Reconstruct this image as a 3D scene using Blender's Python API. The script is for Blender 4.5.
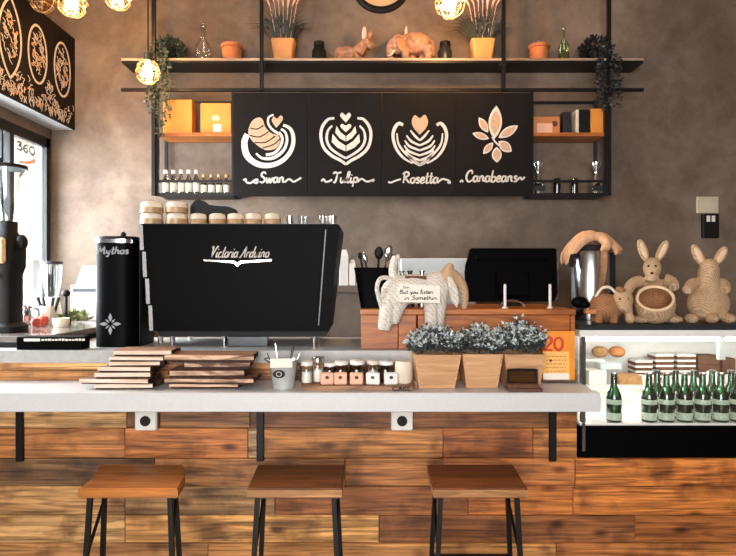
import bpy, bmesh, math, random
from mathutils import Vector, Matrix, Euler, noise
R = random.Random(7)
PI = math.pi
scene = bpy.context.scene
COL = scene.collection
for o in list(bpy.data.objects):
    bpy.data.objects.remove(o)

# ------------------------------------------------------------------ camera
F = 570.0                      # focal length in pixels of a 736 x 556 frame
cam_d = bpy.data.cameras.new('camera'); cam_d.sensor_width = 36.0; cam_d.lens = 36.0 * F / 736
cam = bpy.data.objects.new('camera', cam_d); COL.objects.link(cam)
cam.location = (0, 0, 1.6); cam.rotation_euler = (PI / 2, 0, 0)
scene.camera = cam
# ------------------------------------------------------------------ world + view
w = bpy.data.worlds.new('overcast_sky'); scene.world = w; w.use_nodes = True
bg = w.node_tree.nodes['Background']; bg.inputs[0].default_value = (0.90, 0.95, 1.0, 1); bg.inputs[1].default_value = 3.2
vs = scene.view_settings
vs.view_transform = 'Standard'; vs.look = 'None'; vs.gamma = 1.0; vs.use_curve_mapping = False
vs.exposure = 0.9

def area_lamp(name, loc, rot, sx, sy, power, color):
    l = bpy.data.lights.new(name, 'AREA'); l.shape = 'RECTANGLE'; l.size = sx; l.size_y = sy
    l.energy = power; l.color = color
    o = bpy.data.objects.new(name, l); COL.objects.link(o); o.location = loc; o.rotation_euler = rot
    return o
# daylight entering through the window in the left wall
area_lamp('daylight_side_window', (-2.9, 3.5, 2.0), (0, -PI / 2, 0), 1.4, 1.8, 225, (0.88, 0.94, 1.0))
area_lamp('shop_front_fill', (-0.85, -3.22, 2.0), (PI / 2, 0, 0), 2.8, 2.7, 130, (1.0, 0.94, 0.86))  # added fill lamp in the unseen shop-front opening, brightening the bar from the front

# ------------------------------------------------------------------ colour + materials
def lin(c):
    return tuple((v / 255 / 12.92) if v <= 10 else ((v / 255 + 0.055) / 1.055) ** 2.4 for v in c)
def new_mat(name):
    m = bpy.data.materials.new(name); m.use_nodes = True
    nt = m.node_tree; b = nt.nodes['Principled BSDF']
    return m, nt, b
def N(nt, t, **k):
    n = nt.nodes.new(t)
    for a, v in k.items(): setattr(n, a, v)
    return n
def ramp(nt, fac, stops):
    r = N(nt, 'ShaderNodeValToRGB'); e = r.color_ramp.elements
    while len(e) < len(stops): e.new(0.5)
    for i, (p, c) in enumerate(stops):
        e[i].position = p; e[i].color = (*c, 1)
    nt.links.new(fac, r.inputs[0]); return r.outputs[0]
def mat(name, rgb, rough=0.6, metal=0.0, var=0.12, scale=14, bump=0.0, spec=0.5, objcol=False):
    m, nt, b = new_mat(name); L = nt.links.new
    tc = N(nt, 'ShaderNodeNewGeometry')
    nz = N(nt, 'ShaderNodeTexNoise'); nz.inputs['Scale'].default_value = scale; nz.inputs['Detail'].default_value = 6
    L(tc.outputs['Position'], nz.inputs['Vector'])
    c = lin(rgb)
    col = ramp(nt, nz.outputs[0], [(0.3, tuple(v * (1 - var) for v in c)), (0.7, tuple(min(1, v * (1 + var)) for v in c))])
    if objcol:
        oi = N(nt, 'ShaderNodeObjectInfo'); mx = N(nt, 'ShaderNodeMix', data_type='RGBA', blend_type='MULTIPLY')
        mx.inputs['Factor'].default_value = 1
        L(col, mx.inputs['A']); L(oi.outputs['Color'], mx.inputs['B']); col = mx.outputs['Result']
    L(col, b.inputs['Base Color'])
    b.inputs['Roughness'].default_value = rough; b.inputs['Metallic'].default_value = metal
    b.inputs['Specular IOR Level'].default_value = spec
    if bump:
        bp = N(nt, 'ShaderNodeBump'); bp.inputs['Strength'].default_value = bump; bp.inputs['Distance'].default_value = 0.01
        L(nz.outputs[0], bp.inputs['Height']); L(bp.outputs[0], b.inputs['Normal'])
    return m
def wood(name, dark, light, axis=0, stretch=14, scale=2.2, rough=0.5, knots=True, objcol=False, bump=0.25, lo=0.3, hi=0.72):
    m, nt, b = new_mat(name); L = nt.links.new
    ge = N(nt, 'ShaderNodeNewGeometry'); oi = N(nt, 'ShaderNodeObjectInfo')
    mu = N(nt, 'ShaderNodeVectorMath', operation='MULTIPLY')
    sc = [stretch] * 3; sc[axis] = 1.0
    mu.inputs[1].default_value = sc; L(ge.outputs['Position'], mu.inputs[0])
    off = N(nt, 'ShaderNodeVectorMath', operation='SCALE'); off.inputs[0].default_value = (37, 23, 51); L(oi.outputs['Random'], off.inputs['Scale'])
    ad = N(nt, 'ShaderNodeVectorMath', operation='ADD'); L(mu.outputs[0], ad.inputs[0]); L(off.outputs[0], ad.inputs[1])
    nz = N(nt, 'ShaderNodeTexNoise'); nz.inputs['Scale'].default_value = scale; nz.inputs['Detail'].default_value = 9
    nz.inputs['Roughness'].default_value = 0.62; nz.inputs['Distortion'].default_value = 0.9
    L(ad.outputs[0], nz.inputs['Vector'])
    col = ramp(nt, nz.outputs[0], [(lo, lin(dark)), (hi, lin(light))])
    fac = nz.outputs[0]
    if knots:
        ad2 = N(nt, 'ShaderNodeVectorMath', operation='ADD'); L(ge.outputs['Position'], ad2.inputs[0]); L(off.outputs[0], ad2.inputs[1])
        m2 = N(nt, 'ShaderNodeVectorMath', operation='MULTIPLY'); s2 = [2.4] * 3; s2[axis] = 1.1; m2.inputs[1].default_value = s2
        L(ad2.outputs[0], m2.inputs[0])
        vo = N(nt, 'ShaderNodeTexVoronoi'); vo.inputs['Scale'].default_value = 3.2; L(m2.outputs[0], vo.inputs['Vector'])
        k = ramp(nt, vo.outputs['Distance'], [(0.06, (0.08, 0.05, 0.04)), (0.13, (0.55, 0.45, 0.38)), (0.2, (1, 1, 1))])
        n3 = N(nt, 'ShaderNodeTexNoise'); n3.inputs['Scale'].default_value = 5; n3.inputs['Detail'].default_value = 4; L(ad2.outputs[0], n3.inputs['Vector'])
        k2 = ramp(nt, n3.outputs[0], [(0.34, (0.38, 0.33, 0.29)), (0.48, (1, 1, 1))])
        m4 = N(nt, 'ShaderNodeVectorMath', operation='MULTIPLY'); s4 = [60.0] * 3; s4[axis] = 2.0; m4.inputs[1].default_value = s4; L(ad2.outputs[0], m4.inputs[0])
        n4 = N(nt, 'ShaderNodeTexNoise'); n4.inputs['Scale'].default_value = 1.6; n4.inputs['Detail'].default_value = 6; L(m4.outputs[0], n4.inputs['Vector'])
        k4 = ramp(nt, n4.outputs[0], [(0.36, (0.34, 0.31, 0.29)), (0.5, (0.92, 0.9, 0.88)), (0.66, (1, 1, 1))])
        m5 = N(nt, 'ShaderNodeVectorMath', operation='MULTIPLY'); s5 = [1.0] * 3; s5[axis] = 0.10; m5.inputs[1].default_value = s5; L(ad2.outputs[0], m5.inputs[0])
        wv = N(nt, 'ShaderNodeTexWave', wave_type='BANDS', bands_direction='Z'); wv.inputs['Scale'].default_value = 5; wv.inputs['Distortion'].default_value = 22; wv.inputs['Detail'].default_value = 3; wv.inputs['Detail Scale'].default_value = 1.4
        L(m5.outputs[0], wv.inputs['Vector'])
        k5 = ramp(nt, wv.outputs['Fac'], [(0.0, (0.62, 0.58, 0.55)), (0.3, (1, 1, 1))])
        for kk in (k, k2, k4, k5):
            mx = N(nt, 'ShaderNodeMix', data_type='RGBA', blend_type='MULTIPLY'); mx.inputs['Factor'].default_value = 0.85
            L(col, mx.inputs['A']); L(kk, mx.inputs['B']); col = mx.outputs['Result']
    if objcol:
        mx = N(nt, 'ShaderNodeMix', data_type='RGBA', blend_type='MULTIPLY'); mx.inputs['Factor'].default_value = 1
        L(col, mx.inputs['A']); L(oi.outputs['Color'], mx.inputs['B']); col = mx.outputs['Result']
    L(col, b.inputs['Base Color']); b.inputs['Roughness'].default_value = rough
    bp = N(nt, 'ShaderNodeBump'); bp.inputs['Strength'].default_value = bump; bp.inputs['Distance'].default_value = 0.006
    L(fac, bp.inputs['Height']); L(bp.outputs[0], b.inputs['Normal'])
    return m
def thin_glass(name, tint=(1, 1, 1), gloss=0.12):
    m = bpy.data.materials.new(name); m.use_nodes = True; nt = m.node_tree; nt.nodes.clear(); L = nt.links.new
    out = N(nt, 'ShaderNodeOutputMaterial'); mx = N(nt, 'ShaderNodeMixShader')
    t = N(nt, 'ShaderNodeBsdfTransparent'); t.inputs[0].default_value = (*tint, 1)
    g = N(nt, 'ShaderNodeBsdfGlossy'); g.inputs['Roughness'].default_value = 0.04
    lw = N(nt, 'ShaderNodeLayerWeight'); lw.inputs[0].default_value = 0.35
    mr = N(nt, 'ShaderNodeMapRange'); mr.inputs['To Min'].default_value = gloss * 0.4; mr.inputs['To Max'].default_value = min(1, gloss * 4)
    L(lw.outputs['Fresnel'], mr.inputs[0]); L(mr.outputs[0], mx.inputs[0]); L(t.outputs[0], mx.inputs[1]); L(g.outputs[0], mx.inputs[2])
    L(mx.outputs[0], out.inputs[0]); return m
def emit(name, rgb, s):
    m, nt, b = new_mat(name); c = lin(rgb)
    b.inputs['Base Color'].default_value = (*c, 1); b.inputs['Emission Color'].default_value = (*c, 1); b.inputs['Emission Strength'].default_value = s
    return m
def wicker(name, dark, light, scale=75):
    m, nt, b = new_mat(name); L = nt.links.new
    tc = N(nt, 'ShaderNodeTexCoord')
    w1 = N(nt, 'ShaderNodeTexWave', wave_type='BANDS', bands_direction='Z'); w1.inputs['Scale'].default_value = scale; w1.inputs['Distortion'].default_value = 6.0; w1.inputs['Detail Scale'].default_value = 6.0; w1.inputs['Detail'].default_value = 2
    w2 = N(nt, 'ShaderNodeTexWave', wave_type='BANDS', bands_direction='DIAGONAL'); w2.inputs['Scale'].default_value = scale * 0.6; w2.inputs['Distortion'].default_value = 5; w2.inputs['Detail Scale'].default_value = 8.0
    L(tc.outputs['Object'], w1.inputs['Vector']); L(tc.outputs['Object'], w2.inputs['Vector'])
    ml = N(nt, 'ShaderNodeMath', operation='MULTIPLY_ADD'); ml.inputs[1].default_value = 0.5; L(w1.outputs[1], ml.inputs[0])
    h = N(nt, 'ShaderNodeMath', operation='MULTIPLY'); h.inputs[1].default_value = 0.5; L(w2.outputs[1], h.inputs[0]); L(h.outputs[0], ml.inputs[2])
    L(ramp(nt, ml.outputs[0], [(0.1, lin(dark)), (0.6, lin(light))]), b.inputs['Base Color'])
    b.inputs['Roughness'].default_value = 0.7
    bp = N(nt, 'ShaderNodeBump'); bp.inputs['Strength'].default_value = 0.7; bp.inputs['Distance'].default_value = 0.006
    L(ml.outputs[0], bp.inputs['Height']); L(bp.outputs[0], b.inputs['Normal'])
    return m
def concrete(name):
    m, nt, b = new_mat(name); L = nt.links.new
    ge = N(nt, 'ShaderNodeNewGeometry')
    n1 = N(nt, 'ShaderNodeTexNoise'); n1.inputs['Scale'].default_value = 1.3; n1.inputs['Detail'].default_value = 8; n1.inputs['Roughness'].default_value = 0.62; n1.inputs['Distortion'].default_value = 0.6
    n2 = N(nt, 'ShaderNodeTexNoise'); n2.inputs['Scale'].default_value = 7; n2.inputs['Detail'].default_value = 12; n2.inputs['Roughness'].default_value = .7
    L(ge.outputs['Position'], n1.inputs['Vector']); L(ge.outputs['Position'], n2.inputs['Vector'])
    c1 = ramp(nt, n1.outputs[0], [(0.30, lin((96, 79, 66))), (0.5, lin((116, 98, 84))), (0.70, lin((142, 124, 109)))])
    c2 = ramp(nt, n2.outputs[0], [(0.34, (0.70, 0.68, 0.66)), (0.62, (1, 1, 1))])
    mx = N(nt, 'ShaderNodeMix', data_type='RGBA', blend_type='MULTIPLY'); mx.inputs['Factor'].default_value = 0.9
    L(c1, mx.inputs['A']); L(c2, mx.inputs['B']); L(mx.outputs['Result'], b.inputs['Base Color'])
    b.inputs['Roughness'].default_value = 0.75
    bp = N(nt, 'ShaderNodeBump'); bp.inputs['Strength'].default_value = 0.2; bp.inputs['Distance'].default_value = 0.01
    L(n2.outputs[0], bp.inputs['Height']); L(bp.outputs[0], b.inputs['Normal'])
    return m

M = dict(
    concrete=concrete('concrete_plaster'),
    floor=mat('floor_concrete', (120, 110, 100), 0.5, var=0.2, scale=4),
    ceiling=mat('ceiling_paint', (120, 105, 92), 0.8),
    plank=wood('reclaimed_plank', (104, 78, 56), (255, 238, 212), 0, 13, 1.5, 0.55, True, True, 0.35, lo=0.22, hi=0.66),
    backing=mat('plank_backing', (28, 20, 15), 0.9),
    seat=wood('seat_wood', (104, 58, 22), (206, 134, 62), 0, 10, 2.5, 0.42, False, True, 0.15),
    seatedge=wood('seat_edge_wood', (120, 76, 40), (206, 150, 96), 0, 10, 3, 0.5, False, False, 0.1),
    boxwood=wood('till_box_wood', (120, 58, 18), (206, 122, 52), 0, 12, 2.4, 0.45, False, False, 0.12),
    planter=wood('pale_planter_wood', (176, 126, 84), (226, 178, 132), 0, 14, 2.6, 0.55, False, False, 0.08),
    pale=wood('pale_cut_wood', (206, 168, 138), (252, 240, 224), 0, 12, 3, 0.6, False, False, 0.1),
    browncut=wood('brown_cut_wood', (96, 58, 40), (232, 190, 156), 0, 8, 3.4, 0.6, False, False, 0.1, lo=.4, hi=.6),
    bark=mat('bark', (62, 40, 30), 0.85, var=0.5, scale=60, bump=0.6),
    boardtop=wood('board_face', (92, 58, 38), (186, 136, 100), 0, 10, 3, 0.55, False, False, 0.1),
    shelf=wood('shelf_wood', (120, 92, 70), (206, 172, 144), 0, 14, 2.4, 0.5, False, False, 0.1),
    stone=mat('white_stone', (208, 208, 209), 0.4, var=0.03, scale=60),
    slab=mat('grey_stone', (176, 175, 174), 0.4, var=0.1, scale=30),
    blackmetal=mat('black_steel', (13, 12, 12), 0.45, 0.0, var=0.2, spec=.3),
    gunmetal=mat('gunmetal', (62, 64, 68), 0.35, 0.6),
    steel=mat('steel', (196, 198, 200), 0.22, 1.0, var=0.05),
    chrome=mat('chrome', (232, 233, 235), 0.1, 1.0, var=0.02),
    black=mat('black_gloss', (5, 5, 7), 0.45, var=0.1, spec=.04),
    blackm=mat('black_matte', (10, 9, 10), 0.6, var=0.15, spec=.3),
    board=mat('chalkboard', (15, 11, 11), 0.75, var=0.25, scale=8, spec=.2),
    chalk=mat('chalk_white', (208, 200, 192), 0.9, var=0.1, scale=70),
    chalktan=mat('chalk_tan', (192, 158, 130), 0.9, var=0.15, scale=60),
    chalkorange=mat('chalk_orange', (196, 138, 86), 0.9, var=0.2, scale=60),
    white=mat('white_paint', (232, 230, 226), 0.45, var=0.03),
    plastic=mat('white_plastic', (225, 222, 216), 0.4, var=0.03),
    ceramic=mat('cream_ceramic', (226, 212, 192), 0.3, var=0.05),
    cream=mat('cream_cloth', (226, 212, 190), 0.8, var=0.08),
    innerear=mat('inner_ear_tan', (228, 196, 160), .8),
    greyprint=mat('grey_print', (150, 152, 156), .6),
    signpaint=mat('sign_paint', (196, 184, 178), .9, var=.2, scale=60),
    brownglaze=mat('brown_glaze', (176, 140, 100), 0.35, var=0.2, scale=40),
    pink=mat('pink_card', (236, 186, 158), 0.7, var=0.06),
    dot=mat('brown_print', (96, 62, 48), 0.8),
    terracotta=mat('terracotta', (190, 112, 66), 0.75, var=0.15, bump=0.1),
    terrafig=mat('terracotta_figure', (160, 116, 90), 0.7, var=0.5, scale=30, bump=0.3),
    pot=mat('pot_wood', (206, 140, 78), 0.6, var=0.1),
    soil=mat('soil', (40, 30, 24), 0.95),
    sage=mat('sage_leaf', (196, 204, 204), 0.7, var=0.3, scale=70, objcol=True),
    sageshade=mat('shaded_sage_leaf', (58, 64, 64), 0.7, var=0.5, scale=70),
    leaf=mat('dark_leaf', (54, 66, 56), 0.5, var=0.5, scale=60),
    blackleaf=mat('blackish_leaf', (32, 34, 36), 0.5, var=0.5, scale=60),
    grass=mat('grass_blade', (50, 54, 44), 0.6, var=0.4, scale=50),
    plume=mat('pink_plume', (226, 176, 156), 0.8, var=0.15, scale=60),
    wicker=wicker('wicker_tan', (150, 106, 70), (246, 208, 166)),
    wickerdark=wicker('wicker_brown', (112, 66, 40), (204, 146, 100)),
    wickerwhite=wicker('wicker_white', (206, 186, 162), (250, 244, 234), 40),
    orange=mat('orange_box', (222, 140, 54), 0.6, var=0.08),
    kraft=mat('kraft_box', (200, 128, 78), 0.6, var=0.1),
    red=mat('red_print', (206, 62, 22), 0.6),
    orangepaper=mat('orange_paper', (240, 146, 40), 0.55, var=0.05),
    palepaper=mat('pale_orange_paper', (246, 190, 104), 0.55, var=0.06),
    paper=mat('paper', (240, 232, 220), 0.7, var=0.04),
    ink=mat('ink', (38, 30, 28), 0.8),
    enamel=mat('grey_enamel', (196, 198, 198), .25, .3, var=.08),
    glass=thin_glass('clear_glass', (0.96, 0.98, 0.98), 0.14),
    amber=thin_glass('amber_glass', (1.0, 0.86, 0.62), 0.2),
    smoke=thin_glass('smoke_glass', (0.62, 0.58, 0.52), 0.2),
    greenglass=thin_glass('green_bottle_glass', (0.20, 0.46, 0.27), 0.25),
    darkglass=thin_glass('dark_glass', (0.18, 0.17, 0.15), 0.2),
    bulb=emit('lit_filament', (255, 222, 165), 26),
    tube=emit('lit_case_tube', (255, 250, 240), 14),
    label=mat('green_label', (206, 220, 196), 0.6, var=0.25, scale=120),
    cake=mat('sponge_cake', (178, 132, 84), 0.8, var=0.3, scale=50),
    choc=mat('chocolate_cake', (98, 62, 40), 0.8, var=0.3, scale=50),
    bluegrey=mat('pale_blue_steel', (190, 198, 200), 0.4, var=0.05),
    brownpanel=mat('brown_panel', (122, 104, 92), 0.6, var=0.1),
    tan=mat('tan_cloth', (206, 160, 122), 0.85, var=0.2, scale=40, bump=0.3),
    redfruit=mat('red_fruit', (196, 76, 56), 0.5, var=0.25, scale=40),
    sticker=mat('window_sticker', (120, 134, 128), 0.7),
    clockface=mat('clock_face', (206, 168, 128), 0.7, var=0.08),
    beige=mat('beige_plate', (196, 184, 160), 0.6, var=0.08),
    greyjamb=mat('grey_jamb', (150, 152, 156), 0.6),
    pavement=mat('pavement', (190, 190, 188), 0.9),
)

# ------------------------------------------------------------------ mesh helpers
def px(x, d): return (x - 368) * d / F
def pz(y, d): return 1.6 - (y - 278) * d / F
def BM(): return bmesh.new()
def box(bm, x0, x1, y0, y1, z0, z1, bev=0.0, mi=0):
    r = bmesh.ops.create_cube(bm, size=1.0, matrix=Matrix.Translation(((x0 + x1) / 2, (y0 + y1) / 2, (z0 + z1) / 2)) @ Matrix.Diagonal((x1 - x0, y1 - y0, z1 - z0, 1)))
    fs = {f for v in r['verts'] for f in v.link_faces}
    for f in fs: f.material_index = mi
    if bev:
        es = list({e for v in r['verts'] for e in v.link_edges})
        bmesh.ops.bevel(bm, geom=es, offset=bev, segments=1, affect='EDGES')
    return bm
def frame_of(d):
    d = Vector(d).normalized(); up = Vector((0, 0, 1)) if abs(d.z) < 0.95 else Vector((1, 0, 0))
    a = d.cross(up).normalized(); return a, a.cross(d).normalized()
def smooth_pts(pts, k=4):
    pts = [Vector(p) for p in pts]
    if len(pts) < 3: return pts
    out = []
    for i in range(len(pts) - 1):
        p0 = pts[max(i - 1, 0)]; p1 = pts[i]; p2 = pts[i + 1]; p3 = pts[min(i + 2, len(pts) - 1)]
        for j in range(k):
            t = j / k
            out.append(0.5 * ((2 * p1) + (p2 - p0) * t + (2 * p0 - 5 * p1 + 4 * p2 - p3) * t * t + (3 * p1 - p0 - 3 * p2 + p3) * t ** 3))
    out.append(pts[-1]); return out
def tube(bm, pts, r, seg=8, k=4, sm=True):
    P = smooth_pts(pts, k) if sm else [Vector(p) for p in pts]
    n = len(P); rings = []
    for i, p in enumerate(P):
        d = P[min(i + 1, n - 1)] - P[max(i - 1, 0)]
        a, b = frame_of(d)
        if isinstance(r, (list, tuple)):
            t = i / (n - 1) * (len(r) - 1); q = min(int(t), len(r) - 2); rr = r[q] + (r[q + 1] - r[q]) * (t - q)
        else: rr = r
        if i and rings:
            pa = (rings[-1][0].co - P[i - 1]).normalized(); a = (pa - d.normalized() * pa.dot(d.normalized())).normalized(); b = a.cross(d).normalized()
        rings.append([bm.verts.new(p + (a * math.cos(2 * PI * s / seg) + b * math.sin(2 * PI * s / seg)) * rr) for s in range(seg)])
    for i in range(n - 1):
        for s in range(seg):
            bm.faces.new((rings[i][s], rings[i][(s + 1) % seg], rings[i + 1][(s + 1) % seg], rings[i + 1][s]))
    bm.faces.new(rings[0]); bm.faces.new(rings[-1][::-1])
    return bm
def cyl(bm, p0, p1, r0, r1=None, seg=16):
    return tube(bm, [p0, p1], [r0, r0 if r1 is None else r1], seg, sm=False)
def bar(bm, p0, p1, w, d=None, roll=None):
    d = w if d is None else d
    p0 = Vector(p0); p1 = Vector(p1); a, b = frame_of(p1 - p0)
    vs_ = []
    for p in (p0, p1):
        vs_.append([bm.verts.new(p + a * sx * w / 2 + b * sy * d / 2) for sx, sy in ((-1, -1), (1, -1), (1, 1), (-1, 1))])
    for i in range(4):
        bm.faces.new((vs_[0][i], vs_[0][(i + 1) % 4], vs_[1][(i + 1) % 4], vs_[1][i]))
    bm.faces.new(vs_[0][::-1]); bm.faces.new(vs_[1]); return bm
def lathe(bm, prof, c=(0, 0, 0), seg=20, mtx=None, mi=0):
    mtx = mtx or Matrix.Identity(4); c = Vector(c); rings = []
    for r, z in prof:
        if r < 1e-5: rings.append([bm.verts.new(c + (mtx @ Vector((0, 0, z))))])
        else: rings.append([bm.verts.new(c + (mtx @ Vector((r * math.cos(2 * PI * s / seg), r * math.sin(2 * PI * s / seg), z)))) for s in range(seg)])
    for i in range(len(rings) - 1):
        a, b = rings[i], rings[i + 1]
        for s in range(seg):
            t = (s + 1) % seg
            if len(a) == 1 and len(b) == 1: continue
            if len(a) == 1: f = bm.faces.new((a[0], b[t], b[s]))
            elif len(b) == 1: f = bm.faces.new((a[s], a[t], b[0]))
            else: f = bm.faces.new((a[s], a[t], b[t], b[s]))
            f.material_index = mi
    return bm
def ell(bm, c, r, rot=(0, 0, 0), u=16, v=10):
    bmesh.ops.create_uvsphere(bm, u_segments=u, v_segments=v, radius=1.0,
        matrix=Matrix.Translation(c) @ Euler(rot).to_matrix().to_4x4() @ Matrix.Diagonal((*r, 1)))
    return bm
FRONT = Matrix(((1, 0, 0), (0, 0, -1), (0, 1, 0)))         # u -> X, v -> Z, out -> -Y
SIDE = Matrix(((0, 0, 1), (1, 0, 0), (0, 1, 0)))           # u -> Y, v -> Z, out -> +X
def ribbon(bm, pts, w, depth=0.002, o=(0, 0, 0), mx=FRONT, closed=False, k=5, base=0.0):
    """a painted stroke: thin raised strip along a 2-D line; w may be a list tapering along the line"""
    pts = [(*p, 0) for p in pts]
    if closed: pts = pts + [pts[0]]
    P = smooth_pts(pts, k); n = len(P); o = Vector(o); rows = []
    for i, p in enumerate(P):
        d = (P[min(i + 1, n - 1)] - P[max(i - 1, 0)]).normalized(); nn = Vector((-d.y, d.x, 0))
        if isinstance(w, (list, tuple)):
            t = i / (n - 1) * (len(w) - 1); q = min(int(t), len(w) - 2); ww = w[q] + (w[q + 1] - w[q]) * (t - q)
        else: ww = w
        rows.append([bm.verts.new(o + mx @ (p + nn * s * ww / 2 + Vector((0, 0, base + h)))) for s, h in ((-1, 0), (-1, depth), (1, depth), (1, 0))])
    for i in range(n - 1):
        for s in range(3): bm.faces.new((rows[i][s], rows[i][s + 1], rows[i + 1][s + 1], rows[i + 1][s]))
    return bm
def plate(bm, pts, depth=0.002, o=(0, 0, 0), mx=FRONT, base=0.0, mi=0):
    """flat 2-D outline raised by depth"""
    o = Vector(o)
    top = [bm.verts.new(o + mx @ Vector((p[0], p[1], base + depth))) for p in pts]
    bot = [bm.verts.new(o + mx @ Vector((p[0], p[1], base))) for p in pts]
    n = len(pts); fs = [bm.faces.new(top), bm.faces.new(bot[::-1])]
    for i in range(n): fs.append(bm.faces.new((bot[i], bot[(i + 1) % n], top[(i + 1) % n], top[i])))
    for f in fs: f.material_index = mi
    return bm
def oval(cx, cy, rx, ry, n=24, a=0): return [(cx + rx * math.cos(t) * math.cos(a) - ry * math.sin(t) * math.sin(a), cy + rx * math.cos(t) * math.sin(a) + ry * math.sin(t) * math.cos(a)) for t in [2 * PI * i / n for i in range(n)]]
def leaf(bm, p, d, ln, wd, up=None):
    d = Vector(d).normalized(); a, b = frame_of(d); ang = R.uniform(0, 2 * PI); a = a * math.cos(ang) + b * math.sin(ang)
    p = Vector(p); q = d.cross(a)
    v0 = bm.verts.new(p); v1 = bm.verts.new(p + d * ln * 0.5 + a * wd / 2 + q * wd * .2); v2 = bm.verts.new(p + d * ln); v3 = bm.verts.new(p + d * ln * 0.5 - a * wd / 2 + q * wd * .2)
    bm.faces.new((v0, v1, v2)); bm.faces.new((v0, v2, v3))

def link(name, me, parent=None):
    o = bpy.data.objects.new(name, me); COL.objects.link(o)
    if parent is not None: o.parent = parent
    return o
def wloc(o):
    v = Vector((0, 0, 0))
    while o is not None: v += o.location; o = o.parent
    return v
def obj(name, bm, m, parent=None, smooth=False, color=None, local=False, label=None):
    """one mesh object; bm is in world coordinates unless local"""
    bmesh.ops.recalc_face_normals(bm, faces=bm.faces)
    if parent is not None and not local: bm.transform(Matrix.Translation(-wloc(parent)))
    me = bpy.data.meshes.new(name); bm.to_mesh(me); bm.free()
    for q in (m if isinstance(m, (list, tuple)) else [m]): me.materials.append(M[q] if isinstance(q, str) else q)
    if smooth:
        me.shade_smooth()
        if smooth != 'full': me.set_sharp_from_angle(angle=math.radians(40))
    o = link(name, me, parent)
    if color: o.color = (*color, 1)
    if label: o['label'] = label
    return o
def solo(name, bm, m, label, cat, group=None, smooth=False, origin=None, color=None):
    """a thing that is one mesh"""
    if origin is None:
        bm.verts.ensure_lookup_table(); xs = [v.co for v in bm.verts]
        origin = (sum(v.x for v in xs) / len(xs), sum(v.y for v in xs) / len(xs), min(v.z for v in xs))
    bm.transform(Matrix.Translation(-Vector(origin)))
    o = obj(name, bm, m, None, smooth, color); o.location = origin
    tag(o, label, cat, group); return o
def tag(o, label, cat, group=None):
    o['label'] = label; o['category'] = cat
    if group: o['group'] = group
    return o
def thing(name, label, cat, loc, group=None):
    o = link(name, None); o.location = loc; o.empty_display_size = 0.05
    return tag(o, label, cat, group)
def struct(name, bm, m, smooth=False):
    o = obj(name, bm, m, None, smooth); o['kind'] = 'structure'; return o
def dup(root, loc, label=None, group=None, rotz=None):
    r = root.copy(); COL.objects.link(r); r.location = loc
    if rotz is not None: r.rotation_euler = (0, 0, rotz)
    if label: r['label'] = label
    if group: r['group'] = group
    for ch in list(root.children):
        c = ch.copy(); COL.objects.link(c); c.parent = r
        for g in ch.children:
            d = g.copy(); COL.objects.link(d); d.parent = c
    return r
def fused(name, bm, m, parent=None, voxel=0.006, sm=3):
    """primitives fused into one continuous skin"""
    o = obj(name, bm, m, None)
    md = o.modifiers.new('r', 'REMESH'); md.mode = 'VOXEL'; md.voxel_size = voxel
    ms = o.modifiers.new('s', 'SMOOTH'); ms.iterations = sm; ms.factor = 0.5
    dg = bpy.context.evaluated_depsgraph_get(); dg.update()
    me = bpy.data.meshes.new_from_object(o.evaluated_get(dg)); me.name = name
    old = o.data; o.modifiers.clear(); o.data = me; bpy.data.meshes.remove(old)
    me.shade_smooth()
    if parent is not None:
        me.transform(Matrix.Translation(-wloc(parent))); o.parent = parent
    return o

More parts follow.
